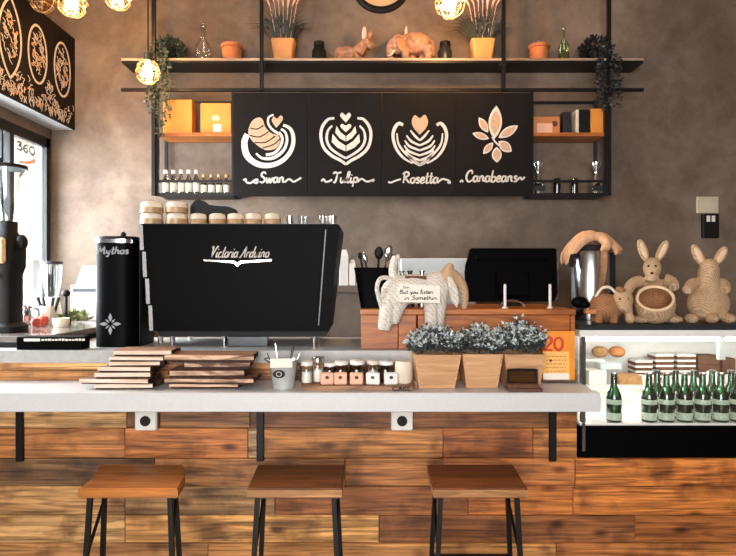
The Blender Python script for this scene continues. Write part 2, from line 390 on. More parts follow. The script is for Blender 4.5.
# ------------------------------------------------------------------ hand lettering (stroke alphabet)
G = {
'a': (.54, [[(.4,.42),(.22,.5),(.06,.34),(.08,.08),(.22,.0),(.38,.14)],[(.41,.52),(.40,.12),(.54,.02)]]),
'b': (.46, [[(.1,1),(.06,.5),(.06,.06),(.25,0),(.4,.2),(.3,.45),(.1,.38)]]),
'c': (.42, [[(.36,.42),(.22,.5),(.06,.3),(.1,.06),(.25,0),(.42,.1)]]),
'd': (.54, [[(.38,.42),(.2,.48),(.06,.3),(.08,.06),(.22,.0),(.38,.14)],[(.42,1),(.40,.12),(.54,.02)]]),
'e': (.43, [[(.06,.22),(.3,.28),(.34,.45),(.2,.5),(.06,.3),(.1,.05),(.25,0),(.44,.12)]]),
'h': (.50, [[(.1,1),(.06,0)],[(.06,.3),(.22,.5),(.36,.4),(.36,.08),(.5,.06)]]),
'i': (.26, [[(.1,.5),(.08,.15),(.14,0),(.27,.1)],[(.11,.68),(.13,.76)]]),
'l': (.28, [[(.04,.1),(.2,.7),(.2,1),(.1,.95),(.08,.3),(.14,0),(.3,.1)]]),
'm': (.74, [[(.06,.5),(.06,0)],[(.06,.3),(.18,.5),(.3,.42),(.3,0)],[(.3,.3),(.44,.5),(.56,.42),(.57,.08),(.72,.06)]]),
'n': (.52, [[(.06,.5),(.06,0)],[(.06,.3),(.2,.5),(.34,.42),(.36,.1),(.52,.06)]]),
'o': (.46, [[(.24,.5),(.07,.38),(.07,.12),(.22,0),(.38,.12),(.38,.38),(.24,.5),(.46,.4)]]),
'p': (.48, [[(.08,.5),(.06,-.4)],[(.07,.35),(.22,.5),(.4,.35),(.32,.05),(.08,.08)]]),
'r': (.38, [[(.06,.5),(.07,0)],[(.07,.3),(.18,.48),(.36,.44)]]),
's': (.40, [[(.34,.46),(.18,.5),(.1,.38),(.3,.2),(.28,.03),(.06,.03)]]),
't': (.34, [[(.16,.95),(.14,.15),(.2,0),(.34,.08)],[(.02,.6),(.32,.62)]]),
'u': (.52, [[(.06,.5),(.08,.1),(.2,0),(.36,.2),(.38,.5),(.38,.1),(.52,.06)]]),
'w': (.66, [[(.04,.5),(.12,.05),(.2,.02),(.32,.4),(.4,.03),(.48,.04),(.6,.5)]]),
'y': (.48, [[(.06,.5),(.1,.15),(.24,.1),(.38,.5)],[(.38,.5),(.3,-.3),(.1,-.35)]]),
'A': (.70, [[(.0,.05),(.12,.02),(.44,1)],[(.44,1),(.5,.5),(.56,0)],[(.14,.36),(.6,.4)]]),
'B': (.60, [[(.08,1),(.08,0)],[(.0,.95),(.35,.98),(.42,.75),(.1,.55)],[(.1,.55),(.48,.45),(.45,.1),(.05,0)]]),
'C': (.64, [[(.56,.82),(.42,1),(.18,.86),(.05,.5),(.14,.12),(.36,0),(.6,.16)],[(.56,.82),(.5,.7)]]),
'E': (.50, [[(.42,1),(.08,1)],[(.08,1),(.08,0)],[(.08,0),(.44,0)],[(.08,.5),(.36,.5)]]),
'F': (.46, [[(.42,1),(.08,1)],[(.08,1),(.08,0)],[(.08,.5),(.36,.5)]]),
'K': (.56, [[(.08,1),(.08,0)],[(.48,1),(.1,.45)],[(.2,.55),(.5,0)]]),
'M': (.84, [[(.0,0),(.12,.1),(.2,1)],[(.2,1),(.4,.25)],[(.4,.25),(.64,1)],[(.64,1),(.7,.1),(.82,.05)]]),
'R': (.66, [[(.12,1),(.1,0)],[(-.04,.8),(.15,1),(.42,.96),(.46,.7),(.12,.48)],[(.2,.5),(.4,.25),(.62,0)]]),
'S': (.56, [[(.5,.82),(.36,1),(.14,.9),(.14,.64),(.38,.46),(.46,.2),(.28,0),(.02,.1)]]),
'T': (.60, [[(.0,.82),(.1,.98),(.36,.9),(.64,1)],[(.34,.93),(.3,.4),(.22,.02),(.08,.06)]]),
'V': (.66, [[(-.04,.85),(.08,1),(.16,.6),(.24,0)],[(.24,0),(.42,.7),(.58,1),(.7,.92)]]),
'0': (.66, [[(.32,1),(.1,.8),(.08,.25),(.32,0),(.54,.25),(.54,.8),(.32,1)]]),
'2': (.62, [[(.06,.75),(.2,1),(.46,.95),(.5,.68),(.26,.3),(.04,0)],[(.04,0),(.56,0)]]),
'3': (.58, [[(.06,.9),(.3,1),(.46,.8),(.2,.55)],[(.2,.55),(.5,.4),(.4,.05),(.06,.06)]]),
'6': (.60, [[(.48,.95),(.2,.8),(.06,.3),(.28,0),(.5,.2),(.36,.5),(.08,.35)]]),
' ': (.34, []), "'": (.16, [[(.1,1),(.06,.8)]]),
}
def write(bm, s, x0, x1, y0, h, wd, slant=0.12, depth=0.002, o=(0, 0, 0), mx=FRONT, base=0.0):
    """write s so that it spans x0..x1 with capital height h"""
    tot = sum(G[c][0] for c in s); k = (x1 - x0) / tot; u = x0
    for c in s:
        adv, st = G[c]
        for line in st:
            ribbon(bm, [(u + (a + slant * b * h / k * 0 + slant * b) * k, y0 + b * h) for a, b in line], [wd * .8, wd * 1.15, wd * .8], depth, o, mx, k=4, base=base)
        u += adv * k

# ================================================================== ROOM
YB = 4.40; XL = -2.44; XR = 3.3; YF = -3.0; ZC = 4.35
bm = BM(); box(bm, XL - .3, XR + .3, YF - .3, YB + .3, -0.1, 0); struct('floor', bm, 'floor')
bm = BM(); box(bm, XL - .3, XR + .3, YF - .3, YB + .3, ZC, ZC + .1); struct('ceiling', bm, 'ceiling')
bm = BM(); box(bm, XL - .3, XR + .3, YB, YB + .2, 0, ZC); struct('wall_back', bm, 'concrete')
bm = BM(); box(bm, XR, XR + .2, YF, YB, 0, ZC); struct('wall_right', bm, 'concrete')
WY0, WY1, WZ0, WZ1 = 2.7, 4.355, 1.31, 2.66
bm = BM()
for a in ((YF, WY0, 0, ZC), (WY1, YB, 0, ZC), (WY0, WY1, 0, WZ0), (WY0, WY1, WZ1, ZC)):
    box(bm, XL - .2, XL, a[0], a[1], a[2], a[3])
struct('wall_left', bm, 'concrete')
bm = BM()                                                      # unseen shop front wall; opening set on its left half to shape the light
for a in ((XL - .2, -2.3, 0, ZC), (0.9, XR + .2, 0, ZC), (-2.3, 0.9, 0, 0.6), (-2.3, 0.9, 3.4, ZC)):
    box(bm, a[0], a[1], YF - .2, YF, a[2], a[3])
struct('wall_front', bm, 'concrete')
bm = BM(); box(bm, -30, -2.75, -10, 14, -0.15, -0.1); struct('pavement', bm, 'pavement')

# side window
def window():
    bm = BM()
    t = 0.05
    for a in ((WY0, WY0 + t, WZ0, WZ1), (WY1 - t, WY1, WZ0, WZ1), (WY0, WY1, WZ1 - 0.075, WZ1), (WY0, WY1, WZ0, WZ0 + t)):
        box(bm, XL - .02, XL + .012, a[0], a[1], a[2], a[3])
    fr = obj('window_1', bm, 'blackmetal'); fr['kind'] = 'structure'
    for y in (3.86, 3.77):
        bm = BM(); box(bm, XL - .03, XL + .016, y, y + .045 if y == 3.86 else y + .02, WZ0 + t, WZ1 - .075); obj('mullion', bm, 'blackmetal', fr)
    bm = BM(); box(bm, XL - .02, XL + .014, WY0 + t, 3.77, 2.36, 2.395); obj('transom', bm, 'blackmetal', fr)
    bm = BM(); box(bm, XL - .075, XL - .022, WY1 - .052, WY1 - .004, WZ0 + .01, WZ1 - .02); obj('jamb', bm, 'greyjamb', fr)
    for a, b in ((WY0 + t, 3.78), (3.79, 3.862), (3.905, WY1 - t)):
        bm = BM(); box(bm, XL - .016, XL - .012, a, b, WZ0 + t, WZ1 - .075); obj('pane', bm, 'glass', fr)
    bm = BM(); write(bm, '360', 3.97, 4.2, 2.50, 0.055, 0.016, 0, o=(XL - .011, 0, 0), mx=SIDE); obj('sticker_lettering', bm, 'sticker', fr)
    bm = BM(); ribbon(bm, [(3.99, 2.415), (4.1, 2.43), (4.2, 2.465)], [.008, .022, .03], .001, (XL - .011, 0, 0), SIDE); obj('sticker_swoosh', bm, 'plume', fr)
window()

# ================================================================== SERVICE COUNTER (plank front)
PY = 2.90
ZR = [0.0, .105, .252, .394, .542, .684, .837, .984, 1.132, 1.172]
root = thing('service_counter', 'long plank-clad service counter with mixed reclaimed boards', 'counter', (0, PY, 0))
bm = BM()
def lpoly(bm, pts, z0, z1):
    b = [bm.verts.new((x, y, z0)) for x, y in pts]; t = [bm.verts.new((x, y, z1)) for x, y in pts]; n = len(pts)
    bm.faces.new(b[::-1]); bm.faces.new(t)
    for i in range(n): bm.faces.new((b[i], b[(i + 1) % n], t[(i + 1) % n], t[i]))
lpoly(bm, [(-2.43, PY + .022), (.25, PY + .022), (.25, 3.5), (-1.68, 3.5), (-1.68, 2.99), (-2.43, 2.99)], 0, 1.172)
box(bm, .25, 1.064, PY + .022, 3.5, 0, 1.07); box(bm, 1.064, 2.5, PY + .022, 3.5, 0, .68)
obj('carcass', bm, 'backing', root)
# rows from the bottom: (joint x pixels, sRGB tints)
XE0, XE1 = -2.0, 2.5
rows = [
 (0, [100, 330, 560], [(150, 104, 62), (140, 92, 52), (160, 104, 54), (170, 108, 50)]),
 (1, [208, 556], [(176, 128, 84), (186, 132, 78), (176, 112, 56)]),
 (2, [125, 379, 635], [(188, 152, 108), (198, 150, 92), (142, 88, 46), (158, 94, 42)][:4]),
 (3, [125, 275, 468, 573], [(176, 138, 96), (150, 118, 84), (150, 92, 48), (196, 118, 48), (200, 122, 48)]),
 (4, [155, 345, 443, 575], [(112, 84, 60), (168, 116, 74), (168, 110, 60), (176, 108, 52), (204, 124, 50)]),
 (5, [125, 248, 259, 443, 533], [(176, 118, 66), (186, 116, 60), (158, 134, 110), (172, 116, 60), (164, 96, 44), (188, 124, 64)]),
 (6, [127, 160, 250, 553], [(180, 146, 106), (120, 84, 54), (132, 92, 58), (126, 78, 42), (170, 104, 48)]),
 (7, [205, 430], [(176, 128, 82), (150, 96, 54), (150, 96, 54)]),
 (8, [150], [(206, 160, 112), (170, 120, 76)]),
]
for ri, joints, tints in rows:
    xe = XE1 if ri < 5 else 1.064
    if ri == 8: xe = .25
    xs = [XE0] + [px(j, PY) for j in joints] + [xe]
    for i in range(len(xs) - 1):
        bm = BM(); pr = R.uniform(0, .005)
        box(bm, xs[i] + .0012, xs[i + 1] - .0012, PY - pr, PY + .02, ZR[ri] + .0015, ZR[ri + 1] - .0015, .0022)
        c = lin(tints[i]); g = 1.95; gr = (c[0] + c[1] + c[2]) / 3; c = tuple(v * .82 + gr * t_ * .18 for v, t_ in zip(c, (1.2, 1.1, .66)))
        obj('plank', bm, 'plank', root, color=tuple(v * g for v in c))
# grey stone slab on top, L shaped at the left
bm = BM(); lpoly(bm, [(-2.43, 2.872), (.25, 2.872), (.25, 3.52), (-1.675, 3.52), (-1.675, 2.995), (-2.43, 2.995)], 1.173, 1.234)
solo('worktop', bm, 'slab', 'grey stone worktop on the plank counter under the espresso machine', 'worktop')
# bar ledge
bm = BM(); box(bm, -2.4, 1.055, 2.58, 2.894, .993, 1.08, .003)
solo('bar_ledge', bm, 'stone', 'long pale stone bar ledge above the three stools', 'bar top')
for i, (x, lab) in enumerate(((19, 'black steel bracket under the bar ledge beside the pale grey plank end'), (260, 'black steel bracket under the bar ledge above the dark-seated middle stool'), (553, 'black steel bracket under the bar ledge next to the display case'))):
    X = px(x, 2.88); r = thing('shelf_bracket', lab, 'bracket', (X, 2.89, .68), 'brackets under the bar ledge')
    bm = BM(); box(bm, X - .018, X + .018, 2.878, 2.8945, .672, .9925, .002); obj('upright_arm', bm, 'blackmetal', r)
    bm = BM(); box(bm, X - .018, X + .018, 2.64, 2.878, .976, .9925, .002); obj('level_arm', bm, 'blackmetal', r)
for x, lab in ((146, 'white square socket with black round hole beneath stacked boards'), (402, 'white square socket with black round hole beneath the cream jar')):
    X = px(x, 2.87); r = thing('power_socket', lab, 'socket', (X, 2.88, .83), 'sockets under the bar ledge')
    bm = BM(); box(bm, X - .055, X + .055, 2.862, 2.8945, .832, .945, .006); obj('face_plate', bm, 'plastic', r)
    bm = BM(); lathe(bm, [(.0, .0), (.024, .0), (.026, -.004), (.026, .004), (.0, .004)], (X, 2.860, .882), 18, Matrix.Rotation(PI / 2, 4, 'X')); obj('socket_hole', bm, 'blackm', r, True)

# ================================================================== STOOLS
def stool(label, front, back, tint, curve=False, rail=.58):
    cx = (front[0] + front[1] + back[0] + back[1]) / 4
    r = thing('bar_stool', label, 'stool', (cx, 2.45, 0), 'bar stools')
    yf, yb, z0, z1 = 2.30, 2.60, .71, .75
    side = lambda a, b, bow: [(a + (b - a) * t + bow * math.sin(PI * t), yf + (yb - yf) * t) for t in [i / 8 for i in range(9)]]
    out = side(front[1], back[1], .018 if curve else 0.0) + side(front[0], back[0], .012 if curve else 0.0)[::-1]
    bm = BM(); lpoly(bm, out, z0, z1); bm.normal_update()
    for f in bm.faces: f.material_index = 0 if f.normal.z > .5 or curve else 1
    bmesh.ops.bevel(bm, geom=[e for e in bm.edges if abs(e.verts[0].co.z - e.verts[1].co.z) < 1e-4], offset=.005, segments=2, affect='EDGES')
    obj('seat', bm, ['seat', 'seatedge'], r, color=tint)
    bm = BM(); box(bm, cx - .145, cx + .145, yf + .04, yb - .04, z0 - .012, z0 - .001); obj('seat_plate', bm, 'blackmetal', r)
    feet = {}
    for sx in (-1, 1):
        k = 0 if sx < 0 else 1
        for sy, yy in ((-1, yf + .045), (1, yb - .045)):
            t = (yy - yf) / (yb - yf); X = front[k] + (back[k] - front[k]) * t - sx * .036
            top = (X, yy, z0 - .001); bot = (X + sx * .035, yy + sy * .03, 0.0); feet[sx, sy] = (Vector(top), Vector(bot))
            bm = BM(); bar(bm, top, bot, .019); obj('leg', bm, 'blackmetal', r)
    for sx in (-1, 1):                                     # zigzag brace of each side frame
        a0, a1 = feet[sx, -1]; b0, b1 = feet[sx, 1]
        for i in range(3):
            t0, t1 = .14 + i * .22, .14 + (i + 1) * .22
            p, q = (b0.lerp(b1, t0), a0.lerp(a1, t1)) if i % 2 == 0 else (a0.lerp(a1, t0), b0.lerp(b1, t1))
            bm = BM(); bar(bm, p, q, .011); obj('side_brace', bm, 'blackmetal', r)
    for sy in (-1, 1):
        a, b = feet[-1, sy][0].lerp(feet[-1, sy][1], rail), feet[1, sy][0].lerp(feet[1, sy][1], rail)
        bm = BM(); bar(bm, a, b, .018); obj('stretcher', bm, 'blackmetal', r)
stool('honey brown live-edge wooden bar stool below the left socket', (-1.17, -.767), (-1.222, -.844), (1.05, .95, .8), True)
stool('dark-topped wooden bar stool below the tin bucket and middle bracket', (-.488, -.105), (-.502, -.105), (.42, .34, .29))
stool('red-brown wooden bar stool below the small planters', (.262, .645), (.269, .661), (.5, .36, .27), rail=.515)

# ================================================================== LEFT SIDE: return counter, grinder column, far grinder
r = thing('return_counter', 'glossy stone-topped dark counter along the window wall', 'counter', (-2.07, 3.7, 0))
bm = BM(); box(bm, -2.43, -1.70, 3.0, YB - .005, 0, 1.26); obj('cabinet_body', bm, 'blackm', r)
bm = BM(); box(bm, -2.43, -1.69, 2.998, YB - .005, 1.26, 1.295, .003); obj('counter_top', bm, mat('polished_stone', (122, 116, 110), 0.14, var=0.3, scale=12), r)
r = thing('bar_mat', 'low black tray with white lettering in front of the return counter', 'tray', (-1.66, 2.96, 1.2345))
bm = BM(); box(bm, px(22, 2.95), px(87, 2.95), 2.9, 2.985, 1.2345, 1.30, .004); obj('tray_body', bm, 'black', r)
bm = BM(); box(bm, px(24, 2.9), px(40, 2.9), 2.8985, 2.8998, 1.278, 1.292)
for i in range(13): box(bm, px(41.5 + i * 3.4, 2.9), px(44 + i * 3.4, 2.9), 2.8985, 2.8998, 1.281 + R.uniform(-.001, .001), 1.290 + R.uniform(-.002, .002))
obj('tray_lettering', bm, 'paper', r)

def rounded(hw, hd, n=28, e=3.2):
    o = []
    for i in range(n):
        t = 2 * PI * i / n; c, s = math.cos(t), math.sin(t)
        o.append((hw * math.copysign(abs(c) ** (2 / e), c), hd * math.copysign(abs(s) ** (2 / e), s)))
    return o
def colbody(bm, cx, cy, prof, e=3.2, n=32):
    """stack of rounded-rectangle sections (hw, hd, z)"""
    rings = [[bm.verts.new((cx + x, cy + y, z)) for x, y in rounded(hw, hd, n, e)] for hw, hd, z in prof]
    for a, b in zip(rings, rings[1:]):
        for i in range(n): bm.faces.new((a[i], a[(i + 1) % n], b[(i + 1) % n], b[i]))
    bm.faces.new(rings[0][::-1]); bm.faces.new(rings[-1])
cx = px(113, 3.02)
r = thing('coffee_grinder', 'tall black column grinder with white cross emblem beside the espresso machine', 'grinder', (cx, 3.16, 1.234))
bm = BM(); colbody(bm, cx, 3.16, [(.118, .155, 1.2345), (.118, .155, 1.786)]); obj('casing', bm, 'black', r, True)
bm = BM(); colbody(bm, cx, 3.16, [(.124, .16, 1.786), (.124, .16, 1.806)]); obj('top_rim', bm, 'steel', r, True)
bm = BM(); colbody(bm, cx, 3.16, [(.114, .15, 1.806), (.11, .146, 1.822)]); obj('lid', bm, 'blackm', r, True)
bm = BM(); ell(bm, (cx + .02, 3.1, 1.835), (.016, .016, .016)); obj('lid_knob', bm, 'blackm', r, True)
bm = BM(); box(bm, cx + .119, cx + .131, 3.06, 3.26, 1.2345, 1.78, .008); obj('side_panel', bm, 'blackm', r)
bm = BM(); write(bm, 'Mythos', cx - .08, cx + .09, 1.728, .038, .0075, 0.15, o=(0, 3.004, 0)); obj('lettering', bm, 'greyprint', r)
bm = BM()
cz = pz(324, 3.0); ex = px(110, 3.0)
for i in range(4):
    a = i * PI / 2; plate(bm, [(ex + math.cos(a + da) * q, cz + math.sin(a + da) * q) for da, q in ((0, .012), (.32, .034), (.12, .046), (0, .058), (-.12, .046), (-.32, .034))], .002, (0, 3.004, 0))
    a += PI / 4; plate(bm, [(ex + math.cos(a + da) * q, cz + math.sin(a + da) * q) for da, q in ((0, .008), (.25, .022), (0, .036), (-.25, .022))], .002, (0, 3.004, 0))
obj('cross_emblem', bm, 'greyprint', r)

# grinder with clear hopper at the far left edge
gx, gy = px(0, 3.15), 3.22
r = thing('hopper_grinder', 'grinder with clear cone hopper standing before the side window', 'grinder', (gx, gy, 1.2955))
bm = BM(); colbody(bm, gx, gy, [(.085, .1, 1.2955), (.085, .1, 1.33), (.06, .075, 1.35), (.06, .075, 1.62), (.075, .09, 1.66), (.075, .09, 1.80), (.04, .05, 1.86), (.04, .05, 1.92)]); obj('motor_body', bm, 'blackm', r, True)
bm = BM(); lathe(bm, [(.042, 1.92), (.05, 1.99), (.088, 2.13), (.09, 2.215), (.086, 2.215), (.084, 2.13), (.046, 1.99), (.038, 1.925)], (gx, gy, 0), 24); obj('hopper', bm, 'glass', r, True)
bm = BM(); lathe(bm, [(0, 2.216), (.098, 2.216), (.098, 2.236), (.03, 2.246), (.0, 2.246)], (gx, gy, 0), 24); obj('hopper_lid', bm, 'blackm', r, True)
bm = BM(); ell(bm, (gx + .09, gy - .02, 1.80), (.032, .03, .045)); cyl(bm, (gx + .05, gy, 1.83), (gx + .09, gy - .02, 1.80), .014); obj('dose_knob', bm, 'blackm', r, True)
bm = BM(); box(bm, gx - .05, gx + .055, gy - .125, gy - .092, 1.68, 1.82, .012); obj('wood_front', bm, 'tan', r)
bm = BM(); tube(bm, [(gx - .02, gy - .07, 1.62), (gx - .02, gy - .16, 1.58), (gx + .0, gy - .2, 1.56)], .012); obj('portafilter_fork', bm, 'blackm', r, True)

# jugs and cups along the window counter
def jug(x, y, d, label):
    X = px(x, d); z = 1.2955; r = thing('milk_jug', label, 'jug', (X, d, z), 'milk jugs by the window')
    bm = BM(); lathe(bm, [(0, z), (.046, z), (.05, z + .01), (.044, z + .09), (.04, z + .105), (.046, z + .13), (.043, z + .13), (.036, z + .105), (.04, z + .09), (.045, z + .014), (0, z + .012)], (X, d, 0), 18); obj('jug_body', bm, 'steel', r, True)
    bm = BM(); tube(bm, [(X + .04, d, z + .115), (X + .085, d, z + .1), (X + .085, d, z + .04), (X + .045, d, z + .025)], .006, 6); obj('handle', bm, 'steel', r, True)
jug(15, 300, 3.46, 'steel milk jug standing on the return counter beside the hopper grinder')
jug(25, 300, 3.68, 'steel milk jug on the return counter between another jug and red fruit')
def blender():
    X, d, z = px(52, 4.0), 4.0, 1.2955
    r = thing('small_blender', 'white blender with clear cup and dark blade on the window counter', 'blender', (X, d, z))
    bm = BM(); lathe(bm, [(0, z), (.07, z), (.07, z + .02), (.045, z + .17), (.0, z + .17)], (X, d, 0), 20); obj('motor_base', bm, 'white', r, True)
    bm = BM(); lathe(bm, [(.04, z + .171), (.062, z + .3), (.064, z + .4), (.06, z + .4), (.058, z + .3), (.036, z + .175)], (X, d, 0), 20); obj('blender_cup', bm, 'glass', r, True)
    bm = BM(); lathe(bm, [(0, z + .402), (.07, z + .402), (.07, z + .42), (0, z + .42)], (X, d, 0), 20); obj('cup_lid', bm, 'gunmetal', r, True)
    bm = BM(); cyl(bm, (X, d, z + .19), (X, d, z + .38), .012, .008, 8); obj('blade_shaft', bm, 'blackm', r, True)
blender()
bm = BM(); X, d = px(33, 4.05), 4.05
lathe(bm, [(0, 1.2955), (.05, 1.2955), (.05, 1.70), (.045, 1.73), (0, 1.73)], (X, d, 0), 18); solo('tall_canister', bm, 'bluegrey', 'tall pale blue-grey canister against the side window', 'canister', smooth=True)
for i, (x, d, rr) in enumerate(((36, 3.55, .03), (43, 3.62, .034), (40, 3.75, .028))):
    bm = BM(); z = 1.2955; lathe(bm, [(0, 0), (rr * .7, .1 * rr), (rr, rr), (rr * .72, rr * 1.75), (rr * .15, rr * 1.9), (0, rr * 1.8)], (px(x, d), d, z), 16); solo('red_fruit', bm, 'redfruit', ('small red fruit on the counter nearest the milk jugs', 'largest red fruit on the counter beside the cream beaker', 'smallest red fruit behind the other two on the counter')[i], 'fruit', 'red fruit on the counter', True)
def cup(x, d, rr, h, m, label, cat='cup', name='cup', z=1.2955, group=None):
    bm = BM(); lathe(bm, [(0, z), (rr * .75, z), (rr, z + h * .5), (rr, z + h), (rr * .92, z + h), (rr * .9, z + h * .5), (rr * .65, z + h * .1), (0, z + h * .1)], (px(x, d), d, 0), 18)
    return solo(name, bm, m, label, cat, group, True)
cup(61, 3.55, .05, .055, 'cream', 'small cream bowl at the edge of the return counter', name='sugar_bowl', cat='bowl')
r = thing('tamper', 'black-handled tamper standing upright behind the cream bowl', 'tamper', (px(66, 3.75), 3.75, 1.2955))
X = px(66, 3.75)
bm = BM(); lathe(bm, [(0, 1.2955), (.03, 1.2955), (.03, 1.33), (.012, 1.35), (0, 1.35)], (X, 3.75, 0), 16); obj('tamper_base', bm, 'blackm', r, True)
bm = BM(); cyl(bm, (X, 3.75, 1.35), (X, 3.75, 1.49), .01); ell(bm, (X, 3.75, 1.50), (.026, .026, .024)); obj('tamper_handle', bm, 'blackm', r, True)
cup(49, 3.78, .052, .12, 'ceramic', 'grey-cream beaker holding black handles beside the tamper', name='tool_beaker', cat='beaker')
X = px(49, 3.78)
for i in range(4):
    a = (-.75, -.28, .28, .75)[i]
    bm = BM(); cyl(bm, (X + a * .028, 3.78, 1.315), (X + a * .10, 3.78 - .02 * (i % 2), 1.47), .007, .010, 8); solo('bar_spoon', bm, 'blackm', 'black handled bar tool leaning in the grey-cream beaker', 'bar tool', 'bar tools in the beaker', True)
r = thing('napkin_box', 'white box with sloping lid against the concrete wall', 'box', (px(84, 4.1), 4.2, 1.2955))
x0, x1 = px(72, 4.1), px(100, 4.1)
bm = BM(); box(bm, x0, x1, 4.08, 4.3, 1.2955, 1.55, .004); obj('box_body', bm, 'white', r)
bm = BM(); plate(bm, [(x0, 1.552), (x1, 1.552), (x1, 1.69), (x0 + .05, 1.69)], .14, (0, 4.29, 0)); obj('sloping_lid', bm, 'white', r)
bm = BM(); box(bm, x0 + .02, x1 - .02, 4.076, 4.0795, 1.50, 1.525); obj('slot', bm, 'gunmetal', r)
bm = BM()
for i in range(70):
    p = (px(77, 3.9) + R.uniform(-.07, .07), 3.9 + R.uniform(-.05, .05), 1.30 + R.uniform(0, .05)); leaf(bm, p, (R.uniform(-1, 1), R.uniform(-1, 1), R.uniform(.2, 1)), .06, .03)
solo('herb_bunch', bm, mat('herb_green', (132, 142, 96), 0.6, var=0.4, scale=50), 'bunch of pale green herbs lying before the white box', 'herbs')

# ================================================================== ESPRESSO MACHINE
d = 3.02
mx0, mx1 = px(138.5, d), px(340, d); bx0, bx1 = px(151, d), px(328, d); zt, zb = pz(224, d), pz(331, d)
mc = (mx0 + mx1) / 2
r = thing('espresso_machine', 'wide black espresso machine with script logo on its back', 'espresso machine', (mc, 3.25, 1.2345))
bm = BM(); plate(bm, [(bx0, zb), (bx1, zb), (mx1, zt - .012), (mx1 - .012, zt), (mx0 + .012, zt), (mx0, zt - .012)], .46, (0, 3.48, 0)); obj('machine_body', bm, 'black', r)
bm = BM(); plate(bm, [(bx0 + .035, zb + .035), (bx1 - .06, zb + .035), (mx1 - .085, zt - .02), (mx0 + .03, zt - .02)], .010, (0, 3.02, 0))
bmesh.ops.bevel(bm, geom=list(bm.edges), offset=.004, segments=2, affect='EDGES'); obj('back_panel', bm, 'black', r)
for i in range(4):                                            # stepped chrome trim down the left edge
    t0, t1 = i / 4 + .01, (i + 1) / 4 - .005
    a = mx0 + (bx0 - mx0) * t0 + .006; zz0 = zt - (zt - zb) * t0; zz1 = zt - (zt - zb) * t1
    sh = (bx0 - mx0) * .25 * .35
    bm = BM(); plate(bm, [(a, zz0), (a + .02, zz0), (a + .02 + sh, zz1), (a + sh, zz1)], .012, (0, 3.02, 0)); obj('chrome_trim', bm, 'steel', r)
bm = BM(); ribbon(bm, [(mx1 - .075, zt - .03), (bx1 - .05, zb + .03)], .006, .004, (0, 3.02, 0)); obj('panel_seam', bm, 'gunmetal', r)
lx = lambda x: px(x, 3.0)
bm = BM(); write(bm, 'Victoria', lx(209), lx(237), pz(257.3, 3.0), .058, .0062, .45, o=(0, 3.0098, 0)); write(bm, 'Arduino', lx(239), lx(268), pz(257.3, 3.0), .058, .0062, .45, o=(0, 3.0098, 0)); obj('logo_lettering', bm, 'chalk', r)
bm = BM(); yb = lambda y: pz(y, 3.0)
plate(bm, [(lx(203), yb(259.3)), (lx(234), yb(261)), (lx(237), yb(263)), (lx(240), yb(261)), (lx(271), yb(259.3)), (lx(271), yb(261)), (lx(241), yb(263)), (lx(237), yb(266.5)), (lx(233), yb(263)), (lx(203), yb(261))], .003, (0, 3.0098, 0)); obj('logo_chevron', bm, 'chrome', r)
bm = BM(); plate(bm, [(bx0 + .03, 1.285), (bx1 - .02, 1.285), (bx1 - .005, zb), (bx0 + .01, zb)], .40, (0, 3.47, 0)); obj('drip_tray_housing', bm, 'blackm', r)
bm = BM(); box(bm, px(228, 3.05), px(268, 3.05), 3.045, 3.069, 1.2345, 1.288, .003); obj('drain_box', bm, 'gunmetal', r)
for x in (160, 172, 224, 314):
    bm = BM(); cyl(bm, (px(x, 3.08), 3.09, 1.2345), (px(x, 3.08), 3.09, 1.285), .012, .015, 12); obj('foot', bm, 'chrome', r, True)
for x in (172, 314):
    bm = BM(); cyl(bm, (px(x, 3.08), 3.4, 1.2345), (px(x, 3.08), 3.4, 1.285), .012, .015, 12); obj('foot', bm, 'chrome', r, True)
bm = BM(); box(bm, mx0 + .015, mx1 - .015, 3.035, 3.47, zt, zt + .004)
obj('cup_tray', bm, 'gunmetal', r)
# cups upside down on the tray
def mug(X, Y, z, rr, h, label, group):
    r = thing('coffee_cup', label, 'cup', (X, Y, z), group)
    bm = BM(); lathe(bm, [(rr, 0), (rr, h * .45), (rr * .97, h * .48)], (X, Y, z), 18); lathe(bm, [(rr * .96, .001), (rr, 0)], (X, Y, z), 18); obj('cup_rim_band', bm, 'brownglaze', r, True)
    bm = BM(); lathe(bm, [(rr * .985, h * .46), (rr * .95, h * .8), (rr * .85, h * .93), (rr * .6, h * .96), (rr * .58, h), (0, h)], (X, Y, z), 18); obj('cup_body', bm, 'ceramic', r, True)
zc = zt + .0045
for x, lab in ((152, 'at the left end of the espresso machine'), (177, 'next to the small cups on the espresso machine')):
    for k in range(2):
        mug(px(x, 3.1), 3.1, zc + k * .0615, .06, .061, ('lower' if k == 0 else 'upper') + ' wide cup of the two-high stack ' + lab, 'stacked wide cups')
for i, x in enumerate((198.5, 217.5, 235.5, 253.5, 272.5)):
    mug(px(x, 3.09), 3.09, zc, .046, .058, ('first', 'second', 'third', 'fourth', 'fifth')[i] + ' small inverted cup along from the stacked wide cups', 'small cups in a row')
for x, lab in ((290, 'clear shot glass on the machine beside the small cups'), (302, 'clear low shot glass on the machine beside another shot glass'), (323, 'clear shot glass near the steam end of the machine'), (333, 'clear shot glass on the right corner of the machine')):
    bm = BM(); rr = .024; lathe(bm, [(0, 0), (rr * .8, 0), (rr, .045), (rr * .93, .045), (rr * .72, .006), (0, .006)], (px(x, 3.09), 3.09, zc), 16); solo('shot_glass', bm, 'chrome' if x in (290, 333) else 'glass', lab.replace('clear', 'steel') if x in (290, 333) else lab, 'glass', 'shot glasses on the machine', True)
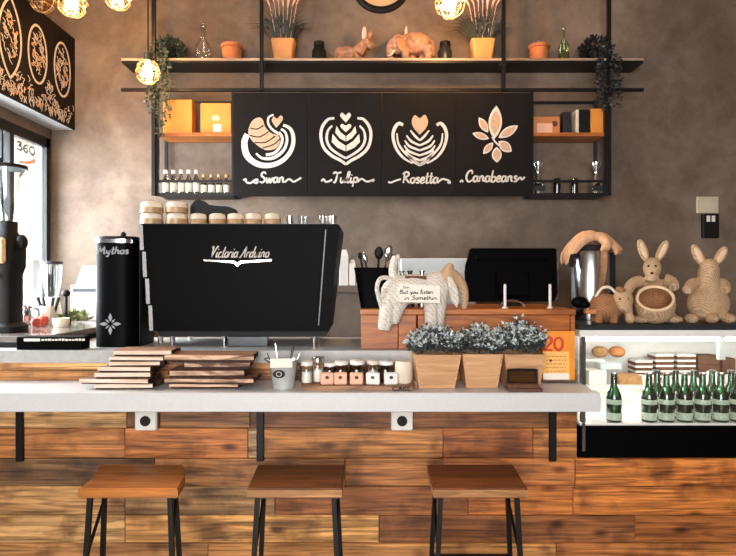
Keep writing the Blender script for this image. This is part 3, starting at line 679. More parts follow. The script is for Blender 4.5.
bm = BM(); plate(bm, [(px(193, 3.25), zc), (px(238, 3.25), zc), (px(236, 3.25), zc + .098), (px(230, 3.25), zc + .112), (px(211, 3.25), zc + .114), (px(203, 3.25), zc + .150), (px(199, 3.25), zc + .152), (px(193, 3.25), zc + .112)], .12, (0, 3.31, 0))
bmesh.ops.bevel(bm, geom=list(bm.edges), offset=.006, segments=2, affect='EDGES'); solo('folded_apron', bm, 'blackm', 'black peaked cloth heaped behind the small cups', 'cloth')

# ================================================================== BACK COUNTER behind
bm = BM(); box(bm, px(330, 4.0), px(399, 4.0), 4.0, YB - .005, 0, 1.50); box(bm, px(329, 4.0), px(399, 4.0), 3.985, YB - .005, 1.501, 1.545)
solo('back_cabinet', bm, 'brownpanel', 'brown cabinet against the back wall behind the cutlery tub', 'cabinet')
r = thing('back_fridge', 'pale blue-grey steel fridge behind the wicker elephant', 'fridge', (px(437, 4.0), 4.2, 0))
bm = BM(); box(bm, px(401, 4.0), px(477, 4.0), 4.02, YB - .005, 0, 1.74, .006); obj('fridge_body', bm, 'bluegrey', r)
bm = BM(); box(bm, px(403, 4.0), px(475, 4.0), 4.005, 4.0195, .1, 1.64, .004); obj('fridge_door', bm, 'bluegrey', r)
for i, (x, w_, h, lab) in enumerate(((344, 9, 36, 'tall white carton'), (352.5, 6, 26, 'shorter white carton'), (359, 5, 15, 'low white carton'))):
    bm = BM(); X = px(x, 4.1); ww = w_ * 4.1 / F / 2; hh = h * 4.1 / F
    box(bm, X - ww, X + ww, 4.1, 4.2, 1.5455, 1.5455 + hh * .85, .003); plate(bm, [(X - ww * .9, 1.5455 + hh * .851), (X + ww * .9, 1.5455 + hh * .851), (X + ww * .5, 1.5455 + hh), (X - ww * .5, 1.5455 + hh)], .08, (0, 4.19, 0))
    solo('milk_carton', bm, 'white', lab + ' on the brown back cabinet', 'carton', 'cartons on the back cabinet')

# ================================================================== TILL BOX
BY = 2.935; tz = pz(309, BY); tx0, tx1 = px(361, BY), 1.066
r = thing('till_box', 'orange-brown wooden box front carrying the till and cutlery tub', 'till box', ((tx0 + tx1) / 2, 3.2, 1.08))
bm = BM(); box(bm, tx0 + .012, .249, BY + .02, 3.48, 1.2345, tz - .03); box(bm, .256, tx1 - .012, BY + .02, 3.48, 1.082, tz - .03); obj('box_core', bm, 'backing', r)
for i, (a, b) in enumerate(((tx0, px(398, BY)), (px(398, BY) + .002, .249))):
    bm = BM(); box(bm, a, b, BY, BY + .02, 1.2345, tz - .031, .003); obj('front_board', bm, 'boxwood', r)
bm = BM(); box(bm, .256, tx1 - .026, BY, BY + .02, 1.0815, tz - .031, .003); obj('front_board', bm, 'boxwood', r)
bm = BM(); box(bm, tx1 - .024, tx1, BY - .004, BY + .02, 1.0815, tz - .031, .003); obj('corner_post', bm, 'boxwood', r)
bm = BM(); box(bm, tx0 - .004, tx1 + .004, BY - .008, 3.50, tz - .03, tz, .004); obj('top_board', bm, 'boxwood', r)

# cutlery tub
X, Y = px(374, 3.08), 3.10
r = thing('cutlery_tub', 'black flared tub of utensils behind the wicker elephant', 'tub', (X, Y, tz))
bm = BM(); colbody(bm, X, Y, [(.072, .07, tz + .0005), (.105, .09, tz + .20), (.11, .095, tz + .215), (.1, .085, tz + .213), (.066, .064, tz + .02)], e=5); obj('tub_body', bm, 'black', r, True)
for i, (dx, lean, h, kind) in enumerate(((-.055, -.02, .28, 0), (-.02, -.03, .27, 1), (.0, .03, .29, 2), (.03, .05, .31, 2), (.06, .04, .27, 0), (.07, .0, .28, 1), (.045, -.02, .30, 2))):
    bm = BM(); p0 = (X + dx * .5, Y + .01 * (i % 3 - 1), tz + .03); p1 = (X + dx + lean, Y + .02 * (i % 3 - 1), tz + h)
    tube(bm, [p0, p1], [.006, .006], 6, sm=False)
    if kind == 2: ell(bm, p1, (.022, .008, .03), (0, .3, 0))
    elif kind == 1: ell(bm, p1, (.012, .006, .03), (0, -.4, 0))
    else: ell(bm, p1, (.012, .012, .02))
    solo('utensil', bm, 'steel' if i % 2 else 'blackm', ('bright steel' if i % 2 else 'black') + ' utensil standing in the flared black tub', 'utensil', 'steel utensils in the tub' if i % 2 else 'black utensils in the tub', True)
for i, x in enumerate((402, 410, 422)):
    X = px(x, 3.15); bm = BM(); lathe(bm, [(0, 0), (.026, 0), (.026, .13), (.012, .16), (.012, .19), (.016, .19), (.016, .20), (0, .20)], (X, 3.15, tz + .0005), 14)
    solo('sauce_bottle', bm, ('smoke', 'gunmetal', 'steel')[i], ('smoky glass', 'dark grey', 'bright steel')[i] + ' bottle on the wooden box behind the elephant', 'bottle', None, True)

# till screen seen from behind
d = 3.2
r = thing('till_screen', 'black till screen on the wooden box seen from behind', 'till', (px(515, d), 3.3, tz))
mt = Matrix.Translation((px(515.5, d), 3.27, tz + .165)) @ Matrix.Rotation(-.22, 4, 'X')
hw = .245
bm = BM(); plate(bm, [(-hw - .03, -.145), (hw - .02, -.145), (hw, -.11), (hw + .012, .165), (-hw + .005, .165), (-hw - .02, .06), (-hw - .03, .04)], .03, (0, 0, 0)); bmesh.ops.bevel(bm, geom=list(bm.edges), offset=.006, segments=2, affect='EDGES'); bm.transform(mt); obj('screen_housing', bm, 'black', r, False)
bm = BM(); box(bm, -hw + .03, hw - .05, -.045, -.0305, .09, .125, .004); bm.transform(mt); obj('vent_ridge', bm, 'black', r)
bm = BM(); box(bm, -.11, .08, -.07, -.0305, -.13, .02, .012); bm.transform(mt); obj('connector_hump', bm, 'black', r)
bm = BM(); box(bm, -.05, .05, -.02, .14, -.17, -.155, .004); bm.transform(Matrix.Translation((px(515.5, d), 3.27, tz + .1705))); obj('stand_foot', bm, 'blackm', r)
bm = BM(); plate(bm, [(hw + .013, .165), (hw + .028, .15), (hw - .002, -.13), (hw - .018, -.145)], .012, (0, -.012, 0)); bm.transform(mt); obj('steel_edge', bm, 'steel', r)
for x, lab in ((505, 'thin steel post before the till screen beside a wire arch'), (550, 'thin steel post before the till screen near its steel edge')):
    bm = BM(); X = px(x, 2.99); lathe(bm, [(0, 0), (.016, 0), (.016, .006), (.0075, .01), (.0075, .125), (0, .128)], (X, 2.99, tz + .0005), 12); solo('card_post', bm, 'plastic', lab.replace('steel post', 'white post'), 'post', 'posts before the till', True)
bm = BM(); tube(bm, [(px(500, 3.02), 3.03, tz + .004), (px(504, 3.02), 3.03, tz + .03), (px(512, 3.02), 3.03, tz + .04), (px(521, 3.02), 3.03, tz + .03), (px(525, 3.02), 3.03, tz + .004)], .005, 6); solo('wire_arch', bm, 'chrome', 'low chrome wire arch on the wooden box before the till', 'card holder', smooth=True)

# airpot with draped cloth
X, Y = px(592, 3.22), 3.25; z0 = 1.3625
r = thing('airpot', 'stainless steel airpot with black side under a tan cloth', 'airpot', (X, Y, z0))
bm = BM(); lathe(bm, [(0, z0), (.105, z0), (.108, z0 + .02), (.108, z0 + .37), (.1, z0 + .39), (0, z0 + .39)], (X, Y, 0), 32); obj('steel_body', bm, 'steel', r, True)
bm = BM(); lathe(bm, [(0, z0 + .391), (.104, z0 + .391), (.1, z0 + .415), (.04, z0 + .425), (0, z0 + .425)], (X, Y, 0), 32); obj('lid', bm, 'blackm', r, True)
bm = BM(); box(bm, X + .095, X + .128, Y - .05, Y + .05, z0 + .02, z0 + .38, .01); obj('side_handle', bm, 'blackm', r)
bm = BM(); tube(bm, [(X - .09, Y - .06, z0 + .36), (X - .13, Y - .08, z0 + .36), (X - .135, Y - .085, z0 + .30)], .014, 8); obj('spout', bm, 'blackm', r, True)
def drape(path, w0, w1, th=.006):
    """cloth strip lying along a path in the XZ plane with creased width along Y"""
    P = smooth_pts(path, 5); n = len(P); bm = BM(); rows_ = []
    for i, p in enumerate(P):
        t = i / (n - 1); ww = w0 + (w1 - w0) * t; dd = (P[min(i + 1, n - 1)] - P[max(i - 1, 0)]).normalized(); a = Vector((0, 1, 0)) if abs(dd.y) < .7 else Vector((1, 0, 0)); nn = dd.cross(a).normalized()
        if nn.z < 0 and abs(nn.z) > .2: nn = -nn
        rows_.append([bm.verts.new(p + a * ww * (s / 8 - .5) + nn * (.010 * math.sin(s * 2.1 + t * 5) + .004)) for s in range(9)])
    for i in range(n - 1):
        for s in range(8): bm.faces.new((rows_[i][s], rows_[i][s + 1], rows_[i + 1][s + 1], rows_[i + 1][s]))
    bmesh.ops.solidify(bm, geom=bm.faces[:], thickness=th); return bm
r2 = thing('tan_cloth', 'tan cloth draped over the steel airpot lid', 'cloth', (X, Y, z0 + .43))
zz = z0 + .432
bm = BM()
for yo, k in ((-.07, -.01), (-.035, .008), (0, .0), (.035, .01), (.07, -.005)):
    tube(bm, [(X - .15 + yo * .2, Y + yo, zz - .11 + k), (X - .125, Y + yo, zz - .05 + k), (X - .07, Y + yo, zz + .012 + k), (X - .01, Y + yo * .8, zz + .045 + k), (X + .05, Y + yo, zz + .026 - k), (X + .11, Y + yo, zz - .012), (X + .165, Y + yo * .7, zz - .05 - k)], [.008, .018, .022, .026, .024, .022, .008], 8)
tube(bm, [(X + .02, Y - .04, zz + .04), (X + .05, Y - .11, zz + .0), (X + .02, Y - .135, zz - .05)], [.026, .03, .02], 10)
tube(bm, [(X + .07, Y - .05, zz + .02), (X + .10, Y - .11, zz - .03), (X + .09, Y - .13, zz - .07)], [.022, .022, .008], 10)
fused('draped_fold', bm, 'tan', r2, .007, 3)
bm = drape([(X + .022, Y - .128, zz - .04), (X + .012, Y - .130, zz - .15), (X + .008, Y - .130, zz - .24), (X + .01, Y - .128, zz - .34)], .085, .06); obj('hanging_end', bm, 'tan', r2, 'full')
bm = BM(); ell(bm, (px(581, 2.98), 3.0, tz + .032), (.045, .03, .031)); ell(bm, (px(586, 2.98), 2.985, tz + .02), (.025, .02, .019)); o = fused('card_reader', bm, 'black', None, .004, 2); tag(o, 'small black rounded card reader beside the airpot', 'card reader')

# ================================================================== WICKER ELEPHANT hung on the till box front
d = 2.87
e = lambda x, y, dd=d: (px(x, dd), dd, pz(y, dd))
r = thing('wicker_elephant', 'whitewashed wicker elephant carrying a lettered sign', 'elephant figure', (px(420, d), d, pz(330, d)))
bm = BM()
ell(bm, e(412, 289), (.155, .062, .075)); ell(bm, e(398, 292), (.08, .06, .085)); ell(bm, e(436, 288), (.075, .06, .085))
tube(bm, [e(392, 292), e(388, 305), e(384, 330)], [.06, .042, .034], 12); tube(bm, [e(402, 300), e(398, 308), e(393, 322, 2.89)], [.04, .034, .03], 12)
tube(bm, [e(431, 295), e(431, 310), e(431, 330)], [.045, .036, .033], 12); tube(bm, [e(440, 298), e(439, 312, 2.89), e(438, 326, 2.89)], [.04, .034, .03], 12)
o = fused('elephant_body', bm, 'wickerwhite', r, .006, 4)
bm = BM(); ell(bm, e(448, 279), (.05, .048, .062)); tube(bm, [e(446, 276), e(449, 269), e(451, 263)], [.035, .028, .012], 12)
tube(bm, [e(452, 276), e(461, 284), e(465, 297), e(464, 309)], [.04, .028, .02, .013], 12); fused('elephant_head', bm, 'wicker', r, .005, 3)
bm = BM(); tube(bm, [e(394, 284, 2.85), e(388, 278, 2.84), e(380, 279, 2.83), e(377, 288, 2.83), e(379, 298, 2.84), e(381, 306, 2.85)], .011, 8); obj('tail_loop', bm, 'wickerwhite', r, True)
bm = BM(); P_ = [(448, 276), (452, 277), (457, 287), (459.5, 300), (457, 308), (452, 301), (448.5, 288)]; plate(bm, [(px(x, 2.80), pz(y, 2.80)) for x, y in P_], .012, (0, 2.815, 0)); bmesh.ops.bevel(bm, geom=list(bm.edges), offset=.003, segments=2, affect='EDGES'); obj('ear', bm, 'wickerwhite', r)
bm = BM(); ell(bm, e(398, 258), (.012, .012, .02)); tube(bm, [e(396, 284), e(393, 272), e(394, 262), e(395, 256)], [.026, .022, .02, .012], 8); obj('raised_strap', bm, 'wickerwhite', r, True)
bm = BM(); box(bm, px(405, 2.85), px(426, 2.85), 2.83, 2.9, pz(280, 2.87), pz(276, 2.87), .003); obj('saddle_pad', bm, 'dot', r)
sd = 2.795
bm = BM(); plate(bm, [(px(398, sd), pz(283, sd)), (px(440, sd), pz(286, sd)), (px(440, sd), pz(303, sd)), (px(399, sd), pz(302, sd))], .010, (0, sd + .010, 0)); sg = obj('name_board', bm, 'paper', r)
bm = BM(); oo = (0, sd, 0)
write(bm, 'Can', px(403, sd), px(409, sd), pz(288.3, sd), .012, .0022, 0.1, .001, oo)
write(bm, 'But you listen', px(399.5, sd), px(433, sd), pz(293.6, sd), .018, .0036, 0.1, .001, oo)
write(bm, 'in Somethin', px(404, sd), px(437, sd), pz(299.6, sd), .019, .0036, 0.1, .001, oo); obj('board_lettering', bm, 'ink', sg)

# ================================================================== LEDGE GOODS
LZ = 1.0803
def wboard(x0, x1, y0, y1, z, th, rot, label, group, pale=True):
    """live-edge serving board: sawn front, dark undercut bark sides"""
    cx, cy = (x0 + x1) / 2, (y0 + y1) / 2; bm = BM()
    n = 7; left = [(x0 + R.uniform(-.010, .014), y0 + (y1 - y0) * i / n) for i in range(n + 1)]; right = [(x1 + R.uniform(-.014, .010), y0 + (y1 - y0) * i / n) for i in range(n + 1)]
    pts = right + left[::-1]; c, s_ = math.cos(rot), math.sin(rot)
    f_ = lambda k, k2: [(cx + (x - cx) * k * c - (y - cy) * k2 * s_, cy + (x - cx) * k * s_ + (y - cy) * k2 * c) for x, y in pts]
    u_ = .24 if pale else .36
    lv = [(f_(.95, .90), z), (f_(.97, .93), z + th * u_), (f_(1, 1), z + th * (u_ + .06)), (f_(.995, .995), z + th)]
    rings = [[bm.verts.new((x, y, zz)) for x, y in P] for P, zz in lv]; m = len(pts)
    for k, (a, b) in enumerate(zip(rings, rings[1:])):
        for i in range(m):
            f = bm.faces.new((a[i], a[(i + 1) % m], b[(i + 1) % m], b[i]))
            f.material_index = 0 if (k == 2 and i in (m - 1, m // 2 - 1)) else 1
    bm.faces.new(rings[0][::-1]).material_index = 1; bm.faces.new(rings[-1]).material_index = 2
    solo('serving_board', bm, ['pale' if pale else 'browncut', 'bark', 'boardtop'], label, 'wooden board', group)
ordn = ('bottom', 'second from the bottom', 'third from the bottom', 'fourth from the bottom', 'fifth from the bottom', 'sixth from the bottom', 'topmost')
q = lambda x: px(x, 2.67)
left_stack = [(93, 147, .024, 2.66), (82, 143, .024, 2.65), (93, 142, .026, 2.67), (98, 146, .025, 2.68), (104, 152, .022, 2.69), (107, 155, .022, 2.70), (106, 160, .026, 2.72)]
z = LZ
for i, (a, b, th, y0) in enumerate(left_stack):
    wboard(q(a), q(b) + .03, y0, y0 + .165, z, th, (.03, -.05, .04, -.03, .05, -.04, .02)[i], 'pale-edged serving board, ' + ordn[i] + ' of the stack beside the grinder column', 'pale-edged serving boards'); z += th + .0006
right_stack = [(164, 240, .023, 2.67), (163, 255, .026, 2.65), (165, 243, .036, 2.66), (178, 246, .034, 2.69), (162, 253, .036, 2.67)]
z = LZ
for i, (a, b, th, y0) in enumerate(right_stack):
    wboard(q(a) + .012, q(b), y0, y0 + .17, z, th, (.02, -.04, .03, .05, -.03)[i], 'brown serving board, ' + (ordn[i] if i < 4 else 'topmost') + ' of the stack beside the tin bucket', 'brown serving boards', pale=False); z += th + .0006

# tin bucket
X, Y = px(283, 2.68), 2.70
r = thing('tin_bucket', 'small tin bucket with a black oval badge and white card', 'bucket', (X, Y, LZ))
bm = BM(); lathe(bm, [(0, 0), (.05, 0), (.066, .13), (.069, .133), (.066, .136), (.062, .13), (.046, .006), (0, .006)], (X, Y, LZ), 26); obj('bucket_body', bm, 'enamel', r, True)
bm = BM(); plate(bm, oval(X - .012, LZ + .075, .028, .019), .004, (0, Y - .0615, 0)); bd = obj('oval_badge', bm, 'blackm', r)
bm = BM(); ribbon(bm, oval(X - .012, LZ + .075, .012, .010, 10), .003, .001, (0, Y - .0655, 0), closed=True); obj('badge_mark', bm, 'chalk', bd)
bm = BM(); tube(bm, [(X - .066, Y, LZ + .12), (X - .085, Y - .03, LZ + .14), (X - .06, Y - .06, LZ + .15)], .003, 6); tube(bm, [(X + .066, Y, LZ + .12), (X + .08, Y, LZ + .09), (X + .078, Y - .01, LZ + .03)], .003, 6); obj('wire_handle', bm, 'gunmetal', r, True)
bm = BM(); box(bm, X - .052, X + .05, Y - .070, Y - .066, LZ + .105, LZ + .148, .002); obj('white_card', bm, 'paper', r)
for i in range(6):
    bm = BM(); a = i * 1.1; p0 = (X + .025 * math.cos(a), Y + .025 * math.sin(a), LZ + .03); p1 = (X + .07 * math.cos(a) * 1.1, Y + .05 * math.sin(a), LZ + .165 + .02 * (i % 3))
    bar(bm, p0, p1, .012, .003); solo('stir_stick', bm, 'blackm' if i % 2 else 'steel', ('black' if i % 2 else 'steel') + ' stirrer leaning in the small tin bucket', 'stirrer', ('black' if i % 2 else 'steel') + ' stirrers in the bucket')

# tray of jars and packets
r = thing('wooden_tray', 'live-edge wooden tray of packets and jars', 'tray', (px(358, 2.7), 2.7, LZ))
bm = BM(); pts = [(q(304), 2.64), (q(330), 2.625), (q(372), 2.63), (q(412), 2.625), (q(416), 2.72), (q(412), 2.80), (q(360), 2.805), (q(308), 2.80), (q(300), 2.72)]
lpoly(bm, pts, LZ, LZ + .022); bmesh.ops.bevel(bm, geom=[e for e in bm.edges if abs(e.verts[0].co.z - e.verts[1].co.z) < 1e-4], offset=.005, segments=1, affect='EDGES'); obj('tray_board', bm, 'boardtop', r)
bm = BM(); write(bm, 'CAKE', q(392), q(410), LZ + .002, .018, .005, 0, .002, (0, 2.625, 0)); obj('tray_lettering', bm, 'ink', r)
TZ = LZ + .0225
for i, (x, m, w_, rot) in enumerate(((327, 'pink', 13, .1), (340.5, 'pink', 13, -.05), (356.5, 'pink', 13.5, .03), (373, 'white', 14, -.15), (391, 'white', 14, .1))):
    X = px(x, 2.66); ww = w_ * 2.66 / F / 2
    r = thing('small_packet', ('first pink square packet along from the tin bucket', 'second pink square packet along from the tin bucket', 'pink square packet beside the white packets', 'white square packet beside the pink packets', 'white square packet beside the cream pot')[i], 'packet', (X, 2.665, TZ), ('pink' if m == 'pink' else 'white') + ' packets on the tray')
    bm = BM(); box(bm, -ww, ww, -.012, .012, 0, .056, .005); obj('packet_body', bm, m, r, local=True)
    bm = BM(); plate(bm, oval(0, .034, .009, .008, 14), .001, (0, -.0121, 0)); obj('round_mark', bm, 'dot' if m == 'pink' else 'gunmetal', r, local=True)
    r.rotation_euler = (0, 0, rot)
for i, (x, dd, rr, h, lidm, bodym) in enumerate(((307, 2.70, .03, .10, 'white', 'glass'), (318, 2.735, .032, .115, 'steel', 'glass'), (330, 2.73, .03, .09, 'white', 'smoke'), (341, 2.735, .036, .098, 'white', 'smoke'), (357, 2.735, .038, .10, 'white', 'smoke'), (373, 2.735, .03, .10, 'ceramic', 'glass'), (386, 2.735, .036, .098, 'white', 'smoke'))):
    X = px(x, dd); r = thing('small_jar', ('clear' if bodym == 'glass' else 'smoky') + ' ' + ('round ' if rr > .035 else 'slim ') + 'glass jar with ' + {'white': 'white', 'steel': 'steel', 'ceramic': 'cream'}[lidm] + ' lid behind ' + ('no packet at the tray end', 'the gap beside the first pink packet', 'the first pink packet', 'the second pink packet', 'the third pink packet', 'the first white packet', 'the white packet by the cream pot')[i], 'jar', (X, dd, TZ), 'jars on the tray: ' + bodym + ' ' + lidm)
    bm = BM(); lathe(bm, [(0, 0), (rr * .92, 0), (rr, .008), (rr, h * .7), (rr * .8, h * .8), (rr * .8, h * .84), (0, h * .84)], (X, dd, TZ), 18); obj('jar_glass', bm, bodym, r, True)
    bm = BM(); lathe(bm, [(0, 0), (rr * .8, 0), (rr * .8, h * .5), (0, h * .52)], (X, dd, TZ + .004), 14); obj('contents', bm, 'paper' if bodym == 'glass' else 'choc', r, True)
    bm = BM(); lathe(bm, [(0, h * .845), (rr * .95, h * .845), (rr * .95, h * 1.0), (rr * .85, h * 1.03), (0, h * 1.03)], (X, dd, TZ), 18); obj('jar_lid', bm, lidm, r, True)
X, Y = px(404, 2.69), 2.71
bm = BM(); lathe(bm, [(0, 0), (.034, 0), (.042, .01), (.043, .085), (.036, .103), (.0, .107)], (X, Y, TZ), 22); solo('cream_jar', bm, 'cream', 'rounded cream pot with faint lines at the end of the tray', 'jar', smooth=True)

# succulent planters
def planter(xa, xb, ya, yb, hh, label):
    dd = 2.72; X0, X1 = px(xa, dd), px(xb, dd); cx = (X0 + X1) / 2; hw = (X1 - X0) / 2; hb = hw * .76; H = .163; Y = 2.776
    r = thing('planter_box', label, 'planter', (cx, Y, LZ), 'tapered wooden planters')
    for k in range(4):                                    # four tapered boards
        a = k * PI / 2; bm = BM(); t = .009
        plate(bm, [(-hb, 0), (hb, 0), (hw, H), (-hw, H)], t, (0, 0, 0)); 
        tilt = math.atan2(hw - hb, H)
        bm.transform(Matrix.Translation((cx, Y, LZ)) @ Matrix.Rotation(a, 4, 'Z') @ Matrix.Translation((0, -hb + t, 0)) @ Matrix.Rotation(tilt, 4, 'X')); obj('planter_side', bm, 'planter', r)
    bm = BM(); box(bm, cx - hw * .8, cx + hw * .8, Y - hw * .8, Y + hw * .8, LZ + .10, LZ + .125); obj('soil', bm, 'soil', r)
    bm = BM()
    for i in range(230):
        a = R.uniform(0, 2 * PI); q_ = math.sqrt(R.random()); s = Vector((cx + math.cos(a) * q_ * hw * 1.02, Y + math.sin(a) * q_ * hw * .9, LZ + .14))
        top = s + Vector((math.cos(a) * q_ * .03 + R.uniform(-.01, .01), math.sin(a) * q_ * .02, hh * (1 - .45 * q_ * q_) * R.uniform(.6, 1.1)))
        for j in range(9):
            t = R.uniform(.35, 1); leaf(bm, s.lerp(top, t), (R.uniform(-1, 1), R.uniform(-1, 1), R.uniform(-.1, 1)), R.uniform(.018, .03), R.uniform(.009, .015)); bm.faces.ensure_lookup_table(); mi_ = 1 if t < .72 or R.random() < .35 else 0; bm.faces[-1].material_index = mi_; bm.faces[-2].material_index = mi_  # low leaves and some others dark: shade of the gaps put into colour
    obj('foliage', bm, ['sage', 'sageshade'], r, color=(1, 1, 1))['kind'] = 'stuff'
planter(413, 459.5, 355, 386, .155, 'tapered pale planter of grey-green succulents beside the cream jar')
planter(461, 501.5, 355, 386, .15, 'tapered pale planter of grey-green succulents between two other planters')
planter(502.5, 543.5, 355, 386, .185, 'tapered pale planter with bushier succulents behind the brown card holder')
# card holder
d = 2.62; X0, X1 = px(507, d), px(541, d)
r = thing('card_holder', 'dark brown card holder with clear window before the planter', 'card holder', ((X0 + X1) / 2, 2.66, LZ))
bm = BM(); box(bm, X0, X1, 2.595, 2.668, LZ, LZ + .016, .002); obj('base_board', bm, 'dot', r)
bm = BM(); box(bm, X0 + .003, X1 - .012, 2.602, 2.66, LZ + .0165, LZ + .034, .002); obj('card_pile', bm, 'choc', r)
bm = BM(); tube(bm, [(X0 + .006, 2.63, LZ + .035), (X0 + .008, 2.63, LZ + .085), (X0 + .016, 2.63, LZ + .095), (X1 - .026, 2.63, LZ + .095), (X1 - .018, 2.63, LZ + .085), (X1 - .016, 2.63, LZ + .035)], .006, 8); obj('wire_frame', bm, 'blackm', r, True)
bm = BM(); box(bm, X0 + .012, X1 - .022, 2.631, 2.634, LZ + .0345, LZ + .09); obj('clear_window', bm, 'smoke', r)
# orange flyer stand
d = 2.84; X0, X1 = px(543, d), px(575, d); zt2 = pz(331, d)
r = thing('flyer_stand', 'orange flyer in a stand with a large red 20', 'sign', ((X0 + X1) / 2, d, LZ))
bm = BM(); box(bm, X0 - .006, X1 + .004, d - .03, d + .04, LZ, LZ + .012, .002); obj('stand_base', bm, 'glass', r)
bm = BM(); box(bm, X0, X1, d, d + .004, LZ + .0125, zt2, .001); fl = obj('flyer_sheet', bm, 'orangepaper', r)
bm = BM(); write(bm, '20', px(543.5, d), px(564, d), pz(350, d), .062, .013, 0, .001, (0, d - .0003, 0)); obj('price_digits', bm, 'red', fl)
bm = BM(); plate(bm, [(X0, LZ + .03), (px(569, d), LZ + .03), (px(569, d), pz(351.5, d)), (X0, pz(351.5, d))], .001, (0, d - .0003, 0)); pp = obj('text_panel', bm, 'palepaper', fl)
bm = BM()
for i in range(7):
    y = pz(357 + i * 3.7, d); u = px(546, d)
    while u < px(566, d):
        w_ = R.uniform(.006, .016); plate(bm, [(u, y), (min(u + w_, px(567, d)), y), (min(u + w_, px(567, d)), y + .006), (u, y + .006)], .0008, (0, d - .0014, 0)); u += w_ + .005
obj('fine_print', bm, mat('fine_print_ink', (206, 138, 74), .7), fl)
bm = BM(); plate(bm, oval(px(550.5, d), pz(360.5, d), .007, .006, 12), .001, (0, d - .0023, 0)); obj('round_seal', bm, 'dot', fl)
bm = BM(); plate(bm, [(X0, LZ + .014), (px(569, d), LZ + .014), (px(569, d), LZ + .045), (X0, LZ + .045)], .001, (0, d - .0025, 0)); obj('white_footer', bm, 'paper', fl)

# ================================================================== DISPLAY CASE
CX0, CX1 = px(579, 2.9), 2.35; CZ0, CZ1 = .684, 1.362
r = thing('display_case', 'glass display case with white interior and black plinth', 'display case', ((CX0 + CX1) / 2, 3.2, CZ0))
bm = BM(); box(bm, CX0, CX1, 2.9, 3.48, CZ0 + .001, .846, .004); obj('plinth', bm, 'black', r)
bm = BM(); box(bm, CX0 + .01, CX1, 2.912, 3.46, .847, .857); obj('case_floor', bm, 'white', r)
bm = BM(); box(bm, CX0 + .01, CX1, 3.46, 3.48, .851, 1.30); obj('back_wall', bm, 'white', r)
bm = BM(); box(bm, CX0, CX1, 2.895, 3.48, 1.335, CZ1, .004); obj('top_slab', bm, 'gunmetal', r)
bm = BM(); box(bm, CX0 + .005, CX1, 2.905, 3.47, 1.30, 1.3345); obj('light_canopy', bm, 'white', r)
bm = BM(); cyl(bm, (CX0 + .05, 2.96, 1.285), (CX1 - .02, 2.96, 1.285), .012, seg=12); obj('light_tube', bm, 'tube', r, True)
bm = BM(); cyl(bm, (CX0 + .05, 3.15, .985), (CX1 - .02, 3.15, .985), .007, seg=10); obj('light_tube', bm, 'tube', r, True)
bm = BM(); box(bm, CX0 + .012, CX0 + .036, 2.902, 2.93, .863, 1.2995, .002); obj('corner_post', bm, 'steel', r)
X = px(723, 2.92); bm = BM(); box(bm, X - .016, X + .016, 2.925, 2.95, 1.18, 1.2995); obj('hanging_post', bm, 'white', r)
bm = BM(); box(bm, CX0 + .036, CX1, 2.906, 2.910, .863, 1.2995); obj('front_pane', bm, 'glass', r)
bm = BM(); box(bm, CX0 + .002, CX0 + .008, 2.93, 3.46, .863, 1.2995); obj('side_pane', bm, 'glass', r)
SZ = 1.013
bm = BM(); box(bm, CX0 + .02, CX1, 3.12, 3.455, SZ - .012, SZ); obj('shelf', bm, 'white', r)
bm = BM(); box(bm, CX0 + .04, CX0 + .26, 3.2, 3.455, SZ + .118, SZ + .13); obj('small_shelf', bm, 'plastic', r)
bm = BM(); box(bm, CX0 + .015, CX0 + .03, 2.894, 2.8995, .72, .862); obj('steel_clip', bm, 'steel', r)
for i in range(10):
    X = px(601 + i * 18, 3.11); bm = BM(); box(bm, X - .036, X + .036, 3.112, 3.1195, SZ - .05, SZ + .002, .001); solo('price_tag', bm, 'paper', ('first', 'second', 'third', 'fourth', 'fifth', 'sixth', 'seventh', 'eighth', 'ninth', 'tenth')[i] + ' white price tag along the case shelf from its corner post', 'price tag', 'price tags in the case')
# bottles
def bottle():
    H = .26; r = thing('green_bottle', 'lone green glass bottle standing apart near the case corner post', 'bottle', (0, 0, 0), 'green bottles in the case')
    bm = BM(); lathe(bm, [(0, 0), (.034, 0), (.038, .006), (.038, .125), (.034, .148), (.0165, .182), (.0145, .238), (0, .238)], (0, 0, 0), 18); obj('bottle_glass', bm, 'greenglass', r, True, local=True)
    bm = BM(); lathe(bm, [(.0385, .012), (.0387, .013), (.0387, .048), (.0385, .049)], (0, 0, 0), 18); obj('body_label', bm, 'label', r, True, local=True)
    bm = BM(); lathe(bm, [(.0386, .092), (.0390, .096), (.0390, .112), (.0386, .116)], (0, 0, 0), 18); obj('shoulder_label', bm, 'label', r, True, local=True)
    bm = BM(); lathe(bm, [(0, .239), (.0175, .239), (.0175, .25), (.012, .254), (0, .254)], (0, 0, 0), 14); obj('cap', bm, 'chrome', r, True, local=True)
    bm = BM(); lathe(bm, [(0, .005), (.03, .005), (.03, .12), (0, .14)], (0, 0, 0), 12); obj('drink', bm, 'greenglass', r, True, local=True)
    return r
b0 = bottle(); first = True
for i, x in enumerate((614, 649, 666.5, 684.5, 702.5, 720.5, 738)):
    loc = (px(x, 2.957), 2.957, .8575)
    if first: b0.location = loc; first = False
    else: dup(b0, loc, 'green bottle in the front row, ' + ('', 'first', 'second', 'third', 'fourth', 'fifth', 'sixth')[i] + ' of the close-set ones from the lone bottle')
for i, x in enumerate((657, 675.5, 693.5, 712, 731)):
    dup(b0, (px(x, 3.04), 3.04, .8575), ('first', 'second', 'third', 'fourth', 'fifth')[i] + ' green bottle of the back row, counted from the lone bottle')
